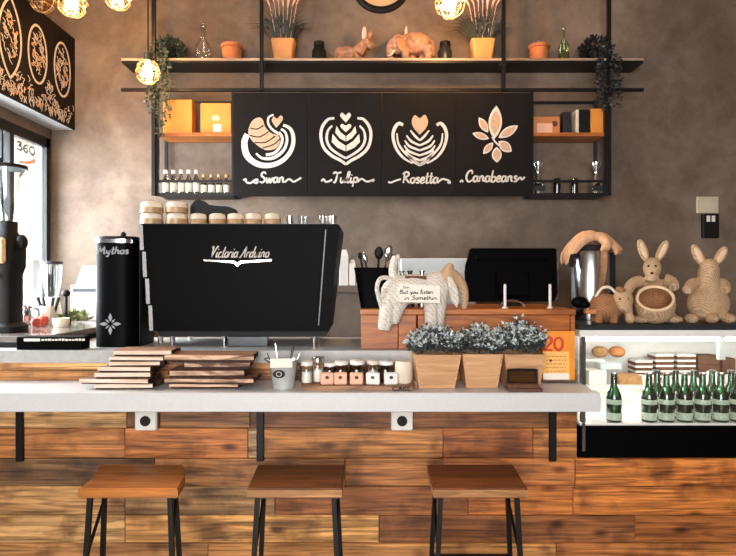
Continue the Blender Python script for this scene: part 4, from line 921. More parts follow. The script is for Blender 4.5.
# pastries
def cakeslice(x, w_, y, h, layers, label, z=SZ, m1='cake', m2='white'):
    X = px(x, y); ww = w_ * y / F / 2; r = thing('layer_cake', label, 'cake', (X, y, z + .0005), None); hh = h / layers
    for k in range(layers):
        bm = BM(); box(bm, X - ww, X + ww, y - .05, y + .05, z + .0006 + k * hh, z + .0006 + k * hh + hh * .62, .002); obj('sponge_layer', bm, m1, r)
        bm = BM(); box(bm, X - ww * .99, X + ww * .99, y - .049, y + .049, z + .0006 + k * hh + hh * .63, z + .0006 + (k + 1) * hh - .0004); obj('cream_layer', bm, m2, r)
cakeslice(640, 17, 3.3, .115, 4, 'layered brown and cream cake beside the low sponge slab', m1='choc')
cakeslice(660.5, 18, 3.3, .15, 5, 'tall layered cake between two other cakes in the case', m1='choc')
cakeslice(682, 18, 3.3, .15, 5, 'tall layered cake next to the plain chocolate block', m1='choc')
cakeslice(704, 22, 3.32, .14, 1, 'plain chocolate block cake behind a white dome', m1='choc', m2='choc')
cakeslice(627, 24, 3.18, .05, 1, 'low sponge slab at the front of the case shelf', m1='cake', m2='cake')
bm = BM(); box(bm, px(590, 3.12), px(608, 3.12), 3.135, 3.235, SZ + .0005, SZ + .078, .004); solo('cake_box', bm, 'paper', 'white cake box at the corner of the case shelf', 'box')
for i, (x, m, lab) in enumerate(((600, 'cake', 'golden bun on the small upper shelf of the case'), (617, 'kraft', 'browned bun on the small upper shelf of the case'))):
    bm = BM(); ell(bm, (px(x, 3.28), 3.28, SZ + .13 + .033), (.045, .05, .032)); solo('bread_bun', bm, m, lab, 'bun', smooth=True, origin=(px(x, 3.28), 3.28, SZ + .13))
for i, (x, rr, lab) in enumerate(((712, .055, 'white domed cake in front of the chocolate block'), (693, .032, 'small white meringue between tall cake and domed cake'), (667, .03, 'small white meringue before the tall layered cake'))):
    bm = BM(); lathe(bm, [(0, 0), (rr, 0), (rr * 1.02, rr * .4), (rr * .8, rr * .9), (rr * .35, rr * 1.25), (0, rr * 1.35)], (px(x, 3.18), 3.18, SZ + .0005), 18); solo('meringue', bm, 'white', lab, 'pastry', smooth=True)

for i, x in enumerate((642, 653, 679, 729, 738)):
    bm = BM(); rr = .022; lathe(bm, [(0, 0), (rr * .8, 0), (rr, .01), (rr, .045), (rr * .85, .05), (0, .052)], (px(x, 3.15), 3.15, SZ + .0005), 14); solo('pudding_pot', bm, 'white', ('white pudding pot beside the low sponge slab', 'white pudding pot before the tall cake nearest the brown layered cake', 'white pudding pot between two small meringues', 'white pudding pot behind the white hanging post', 'white pudding pot beyond the white hanging post')[i], 'pudding pot', None, True)
for i, (x, w_, z_, h, m, lab) in enumerate(((600, 20, SZ + .0806, .035, 'bluegrey', 'grey-green flat box stacked on the white cake box'), (729, 14, SZ + .001, .12, 'choc', 'dark wrapped loaf beside the white hanging post'))):
    bm = BM(); X = px(x, 3.3); ww = w_ * 3.3 / F / 2; y_ = 3.15 if i == 0 else 3.3; box(bm, X - ww, X + ww, y_, y_ + .08, z_ - (.0021 if i == 0 else 0), z_ + h, .004); solo('pastry_box', bm, m, lab, 'box')

# ================================================================== WICKER ANIMALS ON THE CASE
AZ = CZ1 + .0005
def rabbit_basket():
    d = 3.02; e = lambda x, y, dd=d: Vector((px(x, dd), dd, pz(y, dd)))
    r = thing('rabbit_basket', 'wicker rabbit hugging a round open basket', 'rabbit figure', (px(655, d), 3.05, AZ))
    bm = BM()
    ell(bm, e(653, 297, 3.12), (.09, .055, .11)); ell(bm, e(652, 268, 3.06), (.046, .045, .058)); ell(bm, e(652, 277, 3.04), (.034, .036, .03))
    tube(bm, [e(640, 281, 3.08), e(632, 284, 3.05), e(627, 293, 3.0)], [.034, .03, .024], 10); tube(bm, [e(664, 279, 3.08), e(672, 282, 3.06), e(674, 288, 3.02)], [.034, .03, .026], 10)
    ell(bm, (px(641, 2.99), 2.99, AZ + .022), (.042, .06, .022)); ell(bm, (px(673, 2.99), 2.99, AZ + .022), (.045, .06, .022)); tube(bm, [(px(641, 3), 3.0, AZ + .03), (px(648, 3.1), 3.1, AZ + .05)], [.025, .04], 8, sm=False); tube(bm, [(px(673, 3), 3.0, AZ + .03), (px(662, 3.1), 3.1, AZ + .05)], [.025, .04], 8, sm=False)
    fused('rabbit_body', bm, 'wicker', r, .006, 4)
    for x0, y0, x1, y1 in ((646, 259, 640, 242), (658, 259, 666, 243)):
        a = e(x0, y0, 3.06); b = e(x1, y1, 3.06); mid = (a + b) / 2; L = (b - a).length; ang = math.atan2((b - a).x, (b - a).z)
        bm = BM(); ell(bm, mid, (.026, .012, L * .66), (0, ang, 0)); ear = obj('ear', bm, 'wicker', r, True)
        bm = BM(); ell(bm, mid + Vector((0, -.010, 0)), (.015, .005, L * .48), (0, ang, 0)); obj('inner_ear', bm, 'innerear', ear, True)
    for sx in (-1, 1):
        bm = BM(); ell(bm, e(652 + sx * 3.6, 266, 3.017), (.006, .005, .006)); obj('eye', bm, 'ink', r, True)
    bm = BM(); ell(bm, e(652, 273, 3.004), (.008, .006, .006)); obj('nose', bm, 'ink', r, True)
    mt = Matrix.Rotation(-.42, 4, 'Z') @ Matrix.Rotation(.78, 4, 'X'); c = Vector((px(660.5, 2.95), 2.96, AZ + .012))
    bm = BM(); lathe(bm, [(0, .0), (.05, .004), (.092, .05), (.098, .10), (.088, .142)], c + Vector((0, .055, .02)), 28, mt); bk = obj('basket', bm, 'wicker', r, True)
    bm = BM(); lathe(bm, [(.086, .142), (.078, .140), (.09, .10), (.084, .055), (.045, .014), (0, .012)], c + Vector((0, .055, .02)), 28, mt); obj('basket_shaded_inside', bm, 'wickerdark', bk, True)  # darker wicker inside: shade of the bowl put into the colour
    bm = BM(); pts = [c + Vector((0, .055, .02)) + (mt @ Vector((.084 * math.cos(t), .084 * math.sin(t), .142))) for t in [2 * PI * i / 28 for i in range(29)]]; tube(bm, pts, .008, 8, sm=False); obj('basket_rim', bm, 'innerear', bk, True)
rabbit_basket()
def rabbit_tall():
    d = 3.02; e = lambda x, y, dd=d: Vector((px(x, dd), dd, pz(y, dd)))
    r = thing('wicker_rabbit', 'plump wicker rabbit standing with a narrow long neck', 'rabbit figure', (px(708, d), 3.05, AZ))
    bm = BM()
    ell(bm, (px(708, 3.05), 3.05, AZ + .10), (.108, .085, .098)); tube(bm, [e(708, 305, 3.05), e(708, 283, 3.05), e(709, 267, 3.04)], [.085, .056, .05], 14, 6); ell(bm, e(709, 266, 3.035), (.046, .05, .04)); ell(bm, e(709, 273, 3.03), (.04, .045, .05))
    tube(bm, [e(700, 283, 3.05), e(692, 284, 3.03), e(687, 291, 2.99)], [.03, .03, .026], 10); tube(bm, [e(717, 283, 3.05), e(724, 284, 3.03), e(726, 291, 2.99)], [.03, .028, .024], 10)
    for x in (692, 712, 729): ell(bm, (px(x, 2.98), 2.985, AZ + .027), (.032, .045, .027))
    fused('rabbit_body', bm, 'wicker', r, .006, 4)
    for x0, y0, x1, y1 in ((702, 263, 694, 247), (716, 263, 725, 249)):
        a = e(x0, y0, 3.05); b = e(x1, y1, 3.05); mid = (a + b) / 2; L = (b - a).length; ang = math.atan2((b - a).x, (b - a).z)
        bm = BM(); ell(bm, mid, (.028, .012, L * .66), (0, ang, 0)); ear = obj('ear', bm, 'wicker', r, True)
        bm = BM(); ell(bm, mid + Vector((0, -.010, 0)), (.016, .005, L * .48), (0, ang, 0)); obj('inner_ear', bm, 'innerear', ear, True)
rabbit_tall()
def lamb():
    d = 3.0; X = px(613, d); r = thing('wicker_lamb', 'low brown wicker lamb basket with a pale head and handle', 'lamb figure', (X, d, AZ))
    e = lambda x, y, dd=d: Vector((px(x, dd), dd, pz(y, dd)))
    bm = BM(); ell(bm, (px(608, d), 3.02, AZ + .085), (.095, .075, .07))
    for x, yy in ((597, 2.98), (612, 2.98), (599, 3.06), (612, 3.06)): cyl(bm, (px(x, d), yy, AZ + .001), (px(x, d), yy, AZ + .06), .022, seg=10)
    fused('lamb_body', bm, 'wickerdark', r, .006, 3)
    bm = BM(); ell(bm, e(623, 300, 2.97), (.05, .05, .062)); ell(bm, e(625, 306, 2.94), (.034, .032, .036)); ell(bm, (px(630, 2.96), 2.96, AZ + .026), (.026, .03, .026)); tube(bm, [e(626, 304, 2.97), (px(629, 2.96), 2.96, AZ + .04)], [.03, .02], 10, sm=False); fused('lamb_head', bm, 'wicker', r, .006, 3)
    bm = BM(); ell(bm, e(621, 290, 2.95), (.028, .02, .016), (0, .4, 0)); obj('ear', bm, 'wickerdark', r, True)
    bm = BM(); tube(bm, [e(596, 297, 3.02), e(601, 289, 3.01), e(609, 287, 3.0), e(616, 293, 2.99)], .007, 8); obj('handle', bm, 'cream', r, True)
    bm = BM(); box(bm, px(586, 2.95), px(597, 2.95), 2.95, 2.985, AZ + .05, AZ + .075, .004); obj('tail_tag', bm, 'kraft', r)
    for sx in (-1, 1):
        bm = BM(); ell(bm, e(624 + sx * 4, 299, 2.925), (.005, .005, .005)); obj('eye', bm, 'ink', r, True)
lamb()
bm = BM(); box(bm, px(731, 2.98), px(744, 2.98), 3.15, 3.21, AZ, AZ + .075, .004); solo('kraft_card', bm, 'kraft', 'small brown card box behind the plump wicker rabbit', 'box')

ORD = ('first', 'second', 'third', 'fourth', 'fifth', 'sixth', 'seventh', 'eighth', 'ninth', 'tenth', 'eleventh', 'twelfth')
# ================================================================== WALL SHELF UNIT
SY = 4.18; k_ = F / SY
sx = lambda x: px(x, SY)
sz = lambda y: pz(y, SY)
r = thing('hanging_shelf_unit', 'black steel and wood shelf unit hung from the ceiling on the back wall', 'shelf unit', (.1, 4.28, 2.2))
shelfz = sz(58)
bm = BM(); box(bm, sx(121), sx(644), SY, 4.385, shelfz - .018, shelfz, .002); obj('shelf_board', bm, 'shelf', r)
bm = BM(); box(bm, sx(121) + .004, sx(644) - .004, SY + .004, 4.383, shelfz - .034, shelfz - .0185); obj('shelf_shade_sheet', bm, 'blackmetal', r)  # black sheet added below the board; puts a shaded underside into the colour
bm = BM(); box(bm, sx(121), sx(644), SY, SY + .022, sz(91), sz(88)); obj('front_rail', bm, 'blackmetal', r)
for x, z0, z1 in ((154.5, sz(196), ZC), (262, sz(91), ZC), (503, sz(91), ZC), (608, sz(196), ZC)):
    bm = BM(); box(bm, sx(x) - .013, sx(x) + .013, SY - .026, SY - .001, z0, z1 - .001); obj('post', bm, 'blackmetal', r)
for x in (262, 503):
    bm = BM(); box(bm, sx(x) - .03, sx(x) + .03, SY, SY + .1, shelfz - .058, shelfz - .0345); obj('shelf_clamp', bm, 'blackmetal', r)
for a, b in ((157, 233), (532, 606)):
    xa, xb = sx(a), sx(b)
    for X in (xa, xb):
        for yy in (SY, 4.365):
            bm = BM(); box(bm, X - .011, X + .011, yy, yy + .02, sz(196), sz(92)); obj('cubby_post', bm, 'blackmetal' if yy < 4.3 else 'gunmetal', r)
    bm = BM(); box(bm, xa + .012, xb - .012, SY + .002, 4.385, sz(136), sz(132.5)); obj('cubby_shelf', bm, 'boxwood', r)
    bm = BM(); box(bm, xa + .012, xb - .012, SY, 4.385, sz(196), sz(193)); obj('cubby_floor', bm, 'blackmetal', r)
    bm = BM(); box(bm, xa + .012, xb - .012, SY - .004, SY + .012, sz(182.5), sz(180)); obj('cubby_rail', bm, 'blackmetal', r)
    bm = BM(); box(bm, xa + .012, xb - .012, 4.372, 4.386, sz(95.5), sz(93)); obj('cubby_top_rail', bm, 'blackmetal', r)
# boxes on the cubby shelves
cz1 = sz(132.5) + .0005
def carton(xa, xb, yt, m, label, yy=4.24, dp=.1, mark=None):
    r = thing('gift_box', label, 'box', (px((xa + xb) / 2, yy), yy + dp / 2, cz1))
    X0, X1 = px(xa, yy), px(xb, yy); H = (133 - yt) / F * yy
    bm = BM(); box(bm, X0, X1, yy, yy + dp, cz1, cz1 + H, .003); obj('box_body', bm, m, r)
    if mark == 'tag':
        bm = BM(); box(bm, X0 + (X1 - X0) * .42, X0 + (X1 - X0) * .68, yy - .002, yy - .0003, cz1 + .02, cz1 + H * .32); obj('box_label', bm, 'paper', r)
        bm = BM(); plate(bm, oval((X0 + X1) / 2, cz1 + H * .52, .03, .022, 14), .0015, (0, yy - .0003, 0)); obj('box_emblem', bm, 'pink', r)
    if mark == 'panel':
        bm = BM(); box(bm, X0 + .03, X0 + (X1 - X0) * .72, yy - .002, yy - .0003, cz1 + .012, cz1 + H * .62); obj('box_label', bm, 'pink', r)
        bm = BM(); plate(bm, oval(X1 - .04, cz1 + H * .6, .022, .022, 14), .0015, (0, yy - .0003, 0)); obj('box_emblem', bm, 'dot', r)
carton(163, 192, 98, 'orange', 'plain orange box under the trailing plant')
carton(200.5, 231, 101.5, 'orange', 'orange box with a small pale label beside the chalkboard', mark='tag')
carton(533, 560, 115, 'kraft', 'low brown box with a pink label panel on the dim shelf', mark='panel')
carton(563, 571, 110, 'gunmetal', 'narrow grey upright box between brown boxes')
carton(576, 579, 108, 'ceramic', 'thin cream booklet on the dim shelf')
carton(579.5, 590, 108, 'blackm', 'black upright box on the dim shelf')
carton(591, 606, 107, 'orange', 'upright orange-tan box at the dark end of the shelf')
fz = sz(193) + .0005
for i in range(9):
    X = px(166 + i * 7.6, 4.26); tall = i < 5; h = .185 if tall else .15; rr = .022
    r = thing('spice_bottle', ('white-capped glass bottle, ' + ORD[i] + ' from the steel post under the vine') if tall else ('short brown-capped glass bottle, ' + ORD[8 - i] + ' from the swan chalkboard'), 'bottle', (X, 4.26, fz), ('white-capped' if tall else 'dark-capped') + ' bottles in the cubby')
    bm = BM(); lathe(bm, [(0, 0), (rr, 0), (rr, h * .6), (rr * .5, h * .75), (rr * .5, h * .84), (0, h * .84)], (X, 4.26, fz), 14); obj('bottle_glass', bm, 'smoke', r, True)
    bm = BM(); lathe(bm, [(rr * 1.01, h * .1), (rr * 1.03, h * .11), (rr * 1.03, h * .45), (rr * 1.01, h * .46)], (X, 4.26, fz), 14); obj('bottle_label', bm, 'label' if i % 2 else 'paper', r, True)
    bm = BM(); lathe(bm, [(0, h * .842), (rr * .7, h * .842), (rr * .7, h * .98), (0, h)], (X, 4.26, fz), 12); obj('bottle_cap', bm, 'white' if tall else 'brownglaze', r, True)
for x, h, lab in ((538, .24, 'clear glass trophy with flat top beside the leaf chalkboard'), (596, .24, 'clear glass trophy with flat top at the dark cubby end')):
    X = px(x, 4.26); r = thing('trophy', lab, 'trophy', (X, 4.26, fz)); rr = .045
    bm = BM(); lathe(bm, [(0, 0), (rr, 0), (rr, h * .35), (rr * .7, h * .45), (rr * .28, h * .6), (rr * .3, h * .72), (rr * .9, h * .9), (rr * .9, h), (0, h)], (X, 4.26, fz), 16); obj('trophy_cup', bm, 'chrome', r, True)
    bm = BM(); box(bm, X - .04, X + .04, 4.21, 4.2145, fz + .02, fz + .06); obj('name_plate', bm, 'gunmetal', r)
for x in (557, 574.5):
    X = px(x, 4.26); bm = BM(); rr = .026; h = .12; lathe(bm, [(0, 0), (rr, 0), (rr, h * .7), (rr * 1.2, h * .8), (rr * .9, h), (0, h)], (X, 4.26, fz), 14); solo('small_jar', bm, 'darkglass', ('small dark glass jar nearer the leaf chalkboard trophy' if x == 557 else 'small dark glass jar nearer the dark end trophy'), 'jar', 'dark jars between trophies', True)

# ------------------------------------------------------------------ chalkboard menu
CY = 4.155
r = thing('latte_art_board', 'black chalkboard of four latte art panels', 'chalkboard', (px(382, CY), CY, pz(196, CY)))
D1 = lambda p: (px(230 + p[0] / 4.6, CY), pz(80 + p[1] / 4.6, CY))
D2 = lambda p: (px(380 + p[0] / 4.6, CY), pz(80 + p[1] / 4.6, CY))
S = CY / F / 4.6
pan = []
for a, b in ((233, 307.6), (308, 381.8), (382.2, 455.8), (456.2, 532)):
    bm = BM(); box(bm, px(a, CY), px(b, CY), CY, CY + .02, pz(196, CY), pz(92.5, CY), .002); pan.append(obj('panel', bm, 'board', r))
O = (0, CY, 0)
def strokes(bm, D, lines, w_, base=0.0, mirror=None):
    for ln in lines:
        ww = [v * S for v in w_] if isinstance(w_, (list, tuple)) else w_ * S
        ribbon(bm, [D(p) for p in ln], ww, .002, O, base=base)
        if mirror is not None: ribbon(bm, [D((2 * mirror - p[0], p[1])) for p in ln], ww, .002, O, base=base)
def fill(bm, D, pts, base=0.0, sm=True):
    P = [(*p, 0) for p in pts]
    if sm: P = [(v.x, v.y) for v in smooth_pts(P + [P[0]], 4)][:-1]
    plate(bm, [D(p[:2]) for p in P], .0018, O, base=base)
# swan
bm = BM()
strokes(bm, D1, [[(80, 250), (66, 290), (80, 350), (130, 388), (190, 392), (245, 368), (282, 322), (292, 270), (278, 225), (245, 207)]], [26, 30, 24, 20, 18, 12])
strokes(bm, D1, [[(120, 338), (150, 360), (200, 358), (245, 325), (262, 280), (255, 242), (235, 226)]], [8, 16, 12, 10])
strokes(bm, D1, [[(165, 345), (205, 335), (234, 300), (240, 265), (224, 240)]], 13)
strokes(bm, D1, [[(226, 248), (195, 228), (176, 200), (178, 172), (200, 160)]], [12, 10, 8]); obj('drawing', bm, 'chalk', pan[0])
bm = BM(); fill(bm, D1, [(138, 172), (115, 178), (95, 200), (84, 240), (98, 275), (125, 300), (165, 322), (208, 316), (230, 285), (222, 255), (190, 245), (162, 215), (152, 185)]); fill(bm, D1, [(213, 220), (192, 188), (202, 168), (216, 178), (234, 163), (243, 182)]); obj('drawing_fill', bm, 'chalktan', pan[0])
bm = BM(); strokes(bm, D1, [[(94, 222), (125, 226), (155, 208)], [(90, 255), (135, 262), (178, 238)], [(112, 288), (165, 286), (208, 258)], [(150, 314), (200, 297), (232, 270)]], 5, base=.002); obj('feather_lines', bm, 'board', pan[0])
bm = BM(); write(bm, 'Swan', *[D1((x, 0))[0] for x in (135, 250)], D1((0, 472))[1], 48 * S, 8 * S, o=O)
strokes(bm, D1, [[(62, 462), (72, 456), (76, 470), (95, 474), (112, 462), (126, 458), (124, 474), (110, 470)], [(252, 470), (272, 456), (292, 468), (310, 460), (328, 450)]], 8); obj('lettering', bm, 'chalk', pan[0])
# tulip
bm = BM(); cx = 533
strokes(bm, D1, [[(480, 176), (450, 182), (424, 218), (418, 262), (432, 312), (468, 348), (508, 370), (533, 388)]], [10, 14, 14, 14, 12], mirror=cx)
strokes(bm, D1, [[(470, 210), (450, 235), (445, 275), (462, 312), (497, 340), (533, 360)]], [8, 12, 12, 10], mirror=cx)
fill(bm, D1, [(533, 196), (507, 166), (516, 150), (532, 162), (547, 150), (556, 166)]); obj('drawing', bm, 'chalk', pan[1])
bm = BM()
for s in (-1, 1):
    for pts in ([(472, 248), (468, 285), (495, 312), (531, 328), (531, 302), (500, 282)], [(490, 212), (484, 242), (505, 268), (531, 282), (531, 258), (508, 240)]):
        fill(bm, D1, pts if s < 0 else [(2 * cx - p[0], p[1]) for p in pts], sm=False)
fill(bm, D1, [(533, 240), (508, 215), (516, 202), (533, 210), (549, 202), (558, 215)]); obj('drawing_fill', bm, mat('chalk_pale_tan', (224, 204, 190), .9, var=.1, scale=60), pan[1])
bm = BM(); write(bm, 'Tulip', *[D1((x, 0))[0] for x in (470, 590)], D1((0, 472))[1], 48 * S, 8 * S, o=O)
strokes(bm, D1, [[(420, 466), (430, 456), (440, 468), (455, 466), (470, 458)], [(585, 470), (605, 455), (625, 466), (640, 466), (662, 458), (655, 468)]], 8); obj('lettering', bm, 'chalk', pan[1])
# rosetta
bm = BM(); cx = 183
strokes(bm, D2, [[(106, 208), (86, 200), (66, 225), (60, 265), (76, 318), (108, 358), (150, 384)]], [12, 16, 14, 12, 6], mirror=cx)
strokes(bm, D2, [[(78, 245), (84, 290), (108, 328), (140, 358), (183, 388)]], [6, 10, 10, 8], mirror=cx)
for i in range(6):
    y = 232 + i * 23; xx = (140, 122, 114, 112, 118, 130)[i]
    strokes(bm, D2, [[(xx, y), (xx + 22, y + 27), (183, y + 46)]], [6, 11, 9], mirror=cx)
obj('drawing', bm, 'chalk', pan[2])
bm = BM(); fill(bm, D2, [(183, 252), (156, 222), (146, 190), (160, 162), (183, 176), (206, 160), (221, 190), (211, 222)]); obj('drawing_fill', bm, 'chalktan', pan[2])
bm = BM(); write(bm, 'Rosetta', *[D2((x, 0))[0] for x in (102, 270)], D2((0, 474))[1], 50 * S, 8 * S, o=O)
strokes(bm, D2, [[(38, 468), (50, 472), (70, 464), (96, 456)], [(268, 470), (285, 456), (302, 458), (318, 464), (322, 474), (310, 470)]], 8); obj('lettering', bm, 'chalk', pan[2])
# leaf of beans
LV = [((525, 272), (535, 118), 62), ((497, 242), (455, 172), 36), ((502, 270), (425, 245), 32), ((545, 266), (635, 210), 42), ((545, 282), (605, 330), 46), ((536, 308), (538, 380), 46), ((520, 288), (475, 340), 32)]
bm = BM(); bm2 = BM(); bm3 = BM()
for a, b, w_ in LV:
    a = Vector(a); b = Vector(b); n_ = Vector((-(b - a).y, (b - a).x)).normalized()
    def shape(q_): return [tuple(a.lerp(b, .5 - .5 * q_ + q_ * t) + n_ * s * w_ / 2 * q_ * math.sin(PI * t) ** .8) for s, ts in ((1, [i / 8 for i in range(9)]), (-1, [i / 8 for i in range(7, 0, -1)])) for t in ts]
    fill(bm, D2, shape(1.0), sm=False); fill(bm2, D2, shape(.72), base=.002, sm=False)
strokes(bm, D2, [[(515, 262), (530, 285), (548, 302)]], 7, base=.001)
obj('drawing', bm, 'chalk', pan[3]); obj('drawing_fill', bm2, 'chalktan', pan[3]); bm3.free()
bm = BM(); write(bm, 'Canabeans', *[D2((x, 0))[0] for x in (392, 632)], D2((0, 468))[1], 52 * S, 8 * S, o=O)
strokes(bm, D2, [[(368, 470), (376, 462), (382, 470)], [(630, 462), (645, 448), (652, 458), (666, 446)]], 8); obj('lettering', bm, 'chalk', pan[3])

# ------------------------------------------------------------------ things on the top shelf
TZs = shelfz + .0005; d = 4.27
e = lambda x, y, dd=d: Vector((px(x, dd), dd, pz(y, dd)))
zoff = TZs - pz(60, d)                                   # rows drawn at y=60 stand on the shelf top
E = lambda x, y, dd=d: e(x, y, dd) + Vector((0, 0, zoff))
def grass_pot(xa, xb, label):
    cx = px((xa + xb) / 2, d); hw = (xb - xa) / 2 / F * d; H = 21 / F * d
    r = thing('grass_planter', label, 'planter', (cx, d, TZs), 'plume grass planters')
    bm = BM(); colbody(bm, cx, d, [(hw * .74, hw * .6, TZs), (hw, hw * .75, TZs + H), (hw * .88, hw * .66, TZs + H), (hw * .8, hw * .6, TZs + H - .03)], e=9); obj('pot', bm, 'pot', r, False)
    bm = BM()
    for i in range(130):
        a = R.uniform(0, 2 * PI); sp = R.random() ** .7; s = Vector((cx + R.uniform(-.06, .06), d + R.uniform(-.03, .03), TZs + H - .04)); L = R.uniform(.22, .42)
        tip = s + Vector((math.cos(a) * sp * .28, max(-.16, min(.08, math.sin(a) * sp * .16)), L * (1 - .55 * sp))); mid = s.lerp(tip, .55) + Vector((0, 0, .06 * sp + .02))
        n_ = Vector((0, 1, 0)).cross(tip - s).normalized() * .0045
        v = [bm.verts.new(p) for p in (s - n_, s + n_, mid + n_ * .8, mid - n_ * .8, tip)]
        bm.faces.new((v[0], v[1], v[2], v[3])); bm.faces.new((v[3], v[2], v[4]))
    obj('grass_blades', bm, 'grass', r)['kind'] = 'stuff'
    for i in range(7):
        a = (i - 3) / 3; bm = BM(); b0_ = Vector((cx + a * .05, d - .02, TZs + H)); p = Vector((cx + a * .10, d - .03, TZs + .42 + R.uniform(-.03, .02))); q_ = p + Vector((a * .07 + R.uniform(-.02, .02), -.01, .10))
        tube(bm, [b0_, b0_.lerp(p, .6), p], .0025, 5); tube(bm, [p, p.lerp(q_, .5) + Vector((0, 0, .012)), q_ + Vector((a * .02, 0, -.012))], [.004, .012, .003], 7); obj('plume', bm, 'plume', r, True)
grass_pot(272, 295.5, 'tan pot of dark grass with pink plumes beside the donkey figure')
grass_pot(470, 494, 'tan pot of dark grass with pink plumes right of the elephant figure')
for x, lab, m in ((319, 'dark lidded jar between grass pot and donkey figure', 'blackm'), (445, 'dark glass lidded jar between elephant figure and grass pot', 'gunmetal')):
    X = px(x, d); r = thing('lidded_jar', lab, 'jar', (X, d, TZs))
    bm = BM(); lathe(bm, [(0, 0), (.048, 0), (.052, .02), (.052, .085), (.034, .11), (.034, .118), (0, .118)], (X, d, TZs), 18); obj('jar_body', bm, m, r, True)
    bm = BM(); lathe(bm, [(0, .119), (.04, .119), (.04, .15), (.03, .156), (0, .156)], (X, d, TZs), 18); obj('jar_lid', bm, 'blackm', r, True)
# donkey lying down
r = thing('donkey_figure', 'small terracotta donkey figure with one pale upright ear', 'donkey figure', (px(353, d), d, TZs))
bm = BM(); ell(bm, E(348, 50.5), (.085, .05, .05)); ell(bm, E(340, 52), (.045, .05, .058)); tube(bm, [E(357, 50), E(362, 44), E(366, 39)], [.05, .038, .032], 12); tube(bm, [E(364, 38), E(368, 41), E(372, 44, 4.25)], [.036, .03, .024], 12)
tube(bm, [E(355, 54, 4.23), E(361, 57.3, 4.22), E(366, 58.3, 4.21)], [.026, .02, .016], 10); tube(bm, [E(338, 55, 4.23), E(344, 58, 4.22), E(350, 58.4, 4.21)], [.03, .02, .016], 10); ell(bm, E(337, 57.5), (.03, .045, .022)); ell(bm, E(352, 57.6), (.07, .05, .02))
fused('donkey_body', bm, 'terrafig', r, .006, 4)
for (x0, y0, x1, y1) in ((364, 37, 364.5, 25), (368, 37, 371, 29)):
    a, b = E(x0, y0), E(x1, y1); ang = math.atan2((b - a).x, (b - a).z); bm = BM(); ell(bm, (a + b) / 2, (.018, .01, (b - a).length * .6), (0, ang, 0)); obj('ear', bm, 'plume' if x0 == 364 else 'terrafig', r, True)
# elephant figure
r = thing('elephant_figure', 'terracotta elephant figure walking along the top shelf', 'elephant figure', (px(411, d), d, TZs))
bm = BM(); ell(bm, E(415, 41), (.125, .065, .085)); ell(bm, E(398, 42), (.06, .055, .075))
for x, dd in ((405, 4.235), (412, 4.31), (428, 4.235), (422, 4.31)): tube(bm, [E(x, 44, dd), E(x + .5, 53, dd), Vector((px(x, dd), dd, TZs + .001))], [.042, .03, .032], 12)
tube(bm, [E(394, 40), E(390, 46), E(389.5, 53), E(393, 57.5)], [.045, .03, .022, .016], 12); tube(bm, [E(432, 38), E(434, 46), E(433.5, 54)], [.012, .01, .012], 8)
fused('elephant_body', bm, 'terrafig', r, .006, 4)
bm = BM(); ell(bm, E(402, 42, 4.20), (.032, .012, .05), (0, -.2, 0)); obj('ear', bm, 'terracotta', r, True)
bm = BM(); tube(bm, [E(394, 48, 4.22), E(391, 52, 4.2), E(388, 53, 4.19)], [.009, .008, .004], 8); obj('tusk', bm, 'cream', r, True)
bm = BM(); tube(bm, [E(406, 33), E(406, 28), E(406.5, 24)], [.014, .01, .004], 8); obj('rider_spike', bm, 'plume', r, True)
for x, w_, lab in ((232, 21, 'terracotta pot with rolled rim beside the clear decanter'), (539, 20, 'terracotta pot with rolled rim beside the green-tinted bottle')):
    X = px(x, d); rr = w_ / 2 / F * d; r = thing('terracotta_pot', lab, 'pot', (X, d, TZs))
    bm = BM(); lathe(bm, [(0, 0), (rr * .82, 0), (rr * .95, .08), (rr * .9, .10), (rr * .8, .10), (rr * .75, .01), (0, .01)], (X, d, TZs), 20); obj('pot_body', bm, 'terracotta', r, True)
    bm = BM(); lathe(bm, [(rr * .86, .101), (rr * 1.04, .103), (rr * 1.04, .125), (rr * .9, .128), (rr * .86, .101)], (X, d, TZs), 20); obj('pot_rim', bm, 'terracotta', r, True)
    bm = BM(); ell(bm, (X, d, TZs + .13), (.018, .018, .03)); obj('lid_knob', bm, 'kraft', r, True)
def decanter(x, h, rr, m, label):
    X = px(x, d); r = thing('decanter', label, 'bottle', (X, d, TZs))
    bm = BM(); lathe(bm, [(0, 0), (rr * .85, 0), (rr, .02), (rr * .9, h * .42), (rr * .3, h * .6), (rr * .22, h * .8), (rr * .34, h * .84), (0, h * .84)], (X, d, TZs), 20); obj('flask', bm, m, r, True)
    bm = BM(); lathe(bm, [(0, h * .842), (rr * .14, h * .842), (rr * .3, h * .92), (rr * .16, h), (0, h)], (X, d, TZs), 14); obj('stopper', bm, 'glass', r, True)
decanter(203, .30, .06, 'glass', 'clear decanter with stopper beside the trailing plant')
decanter(564, .30, .04, thin_glass('pale_green_glass', (.75, .85, .6), .16), 'green-tinted slim bottle with stopper beside the dark trailing plant')
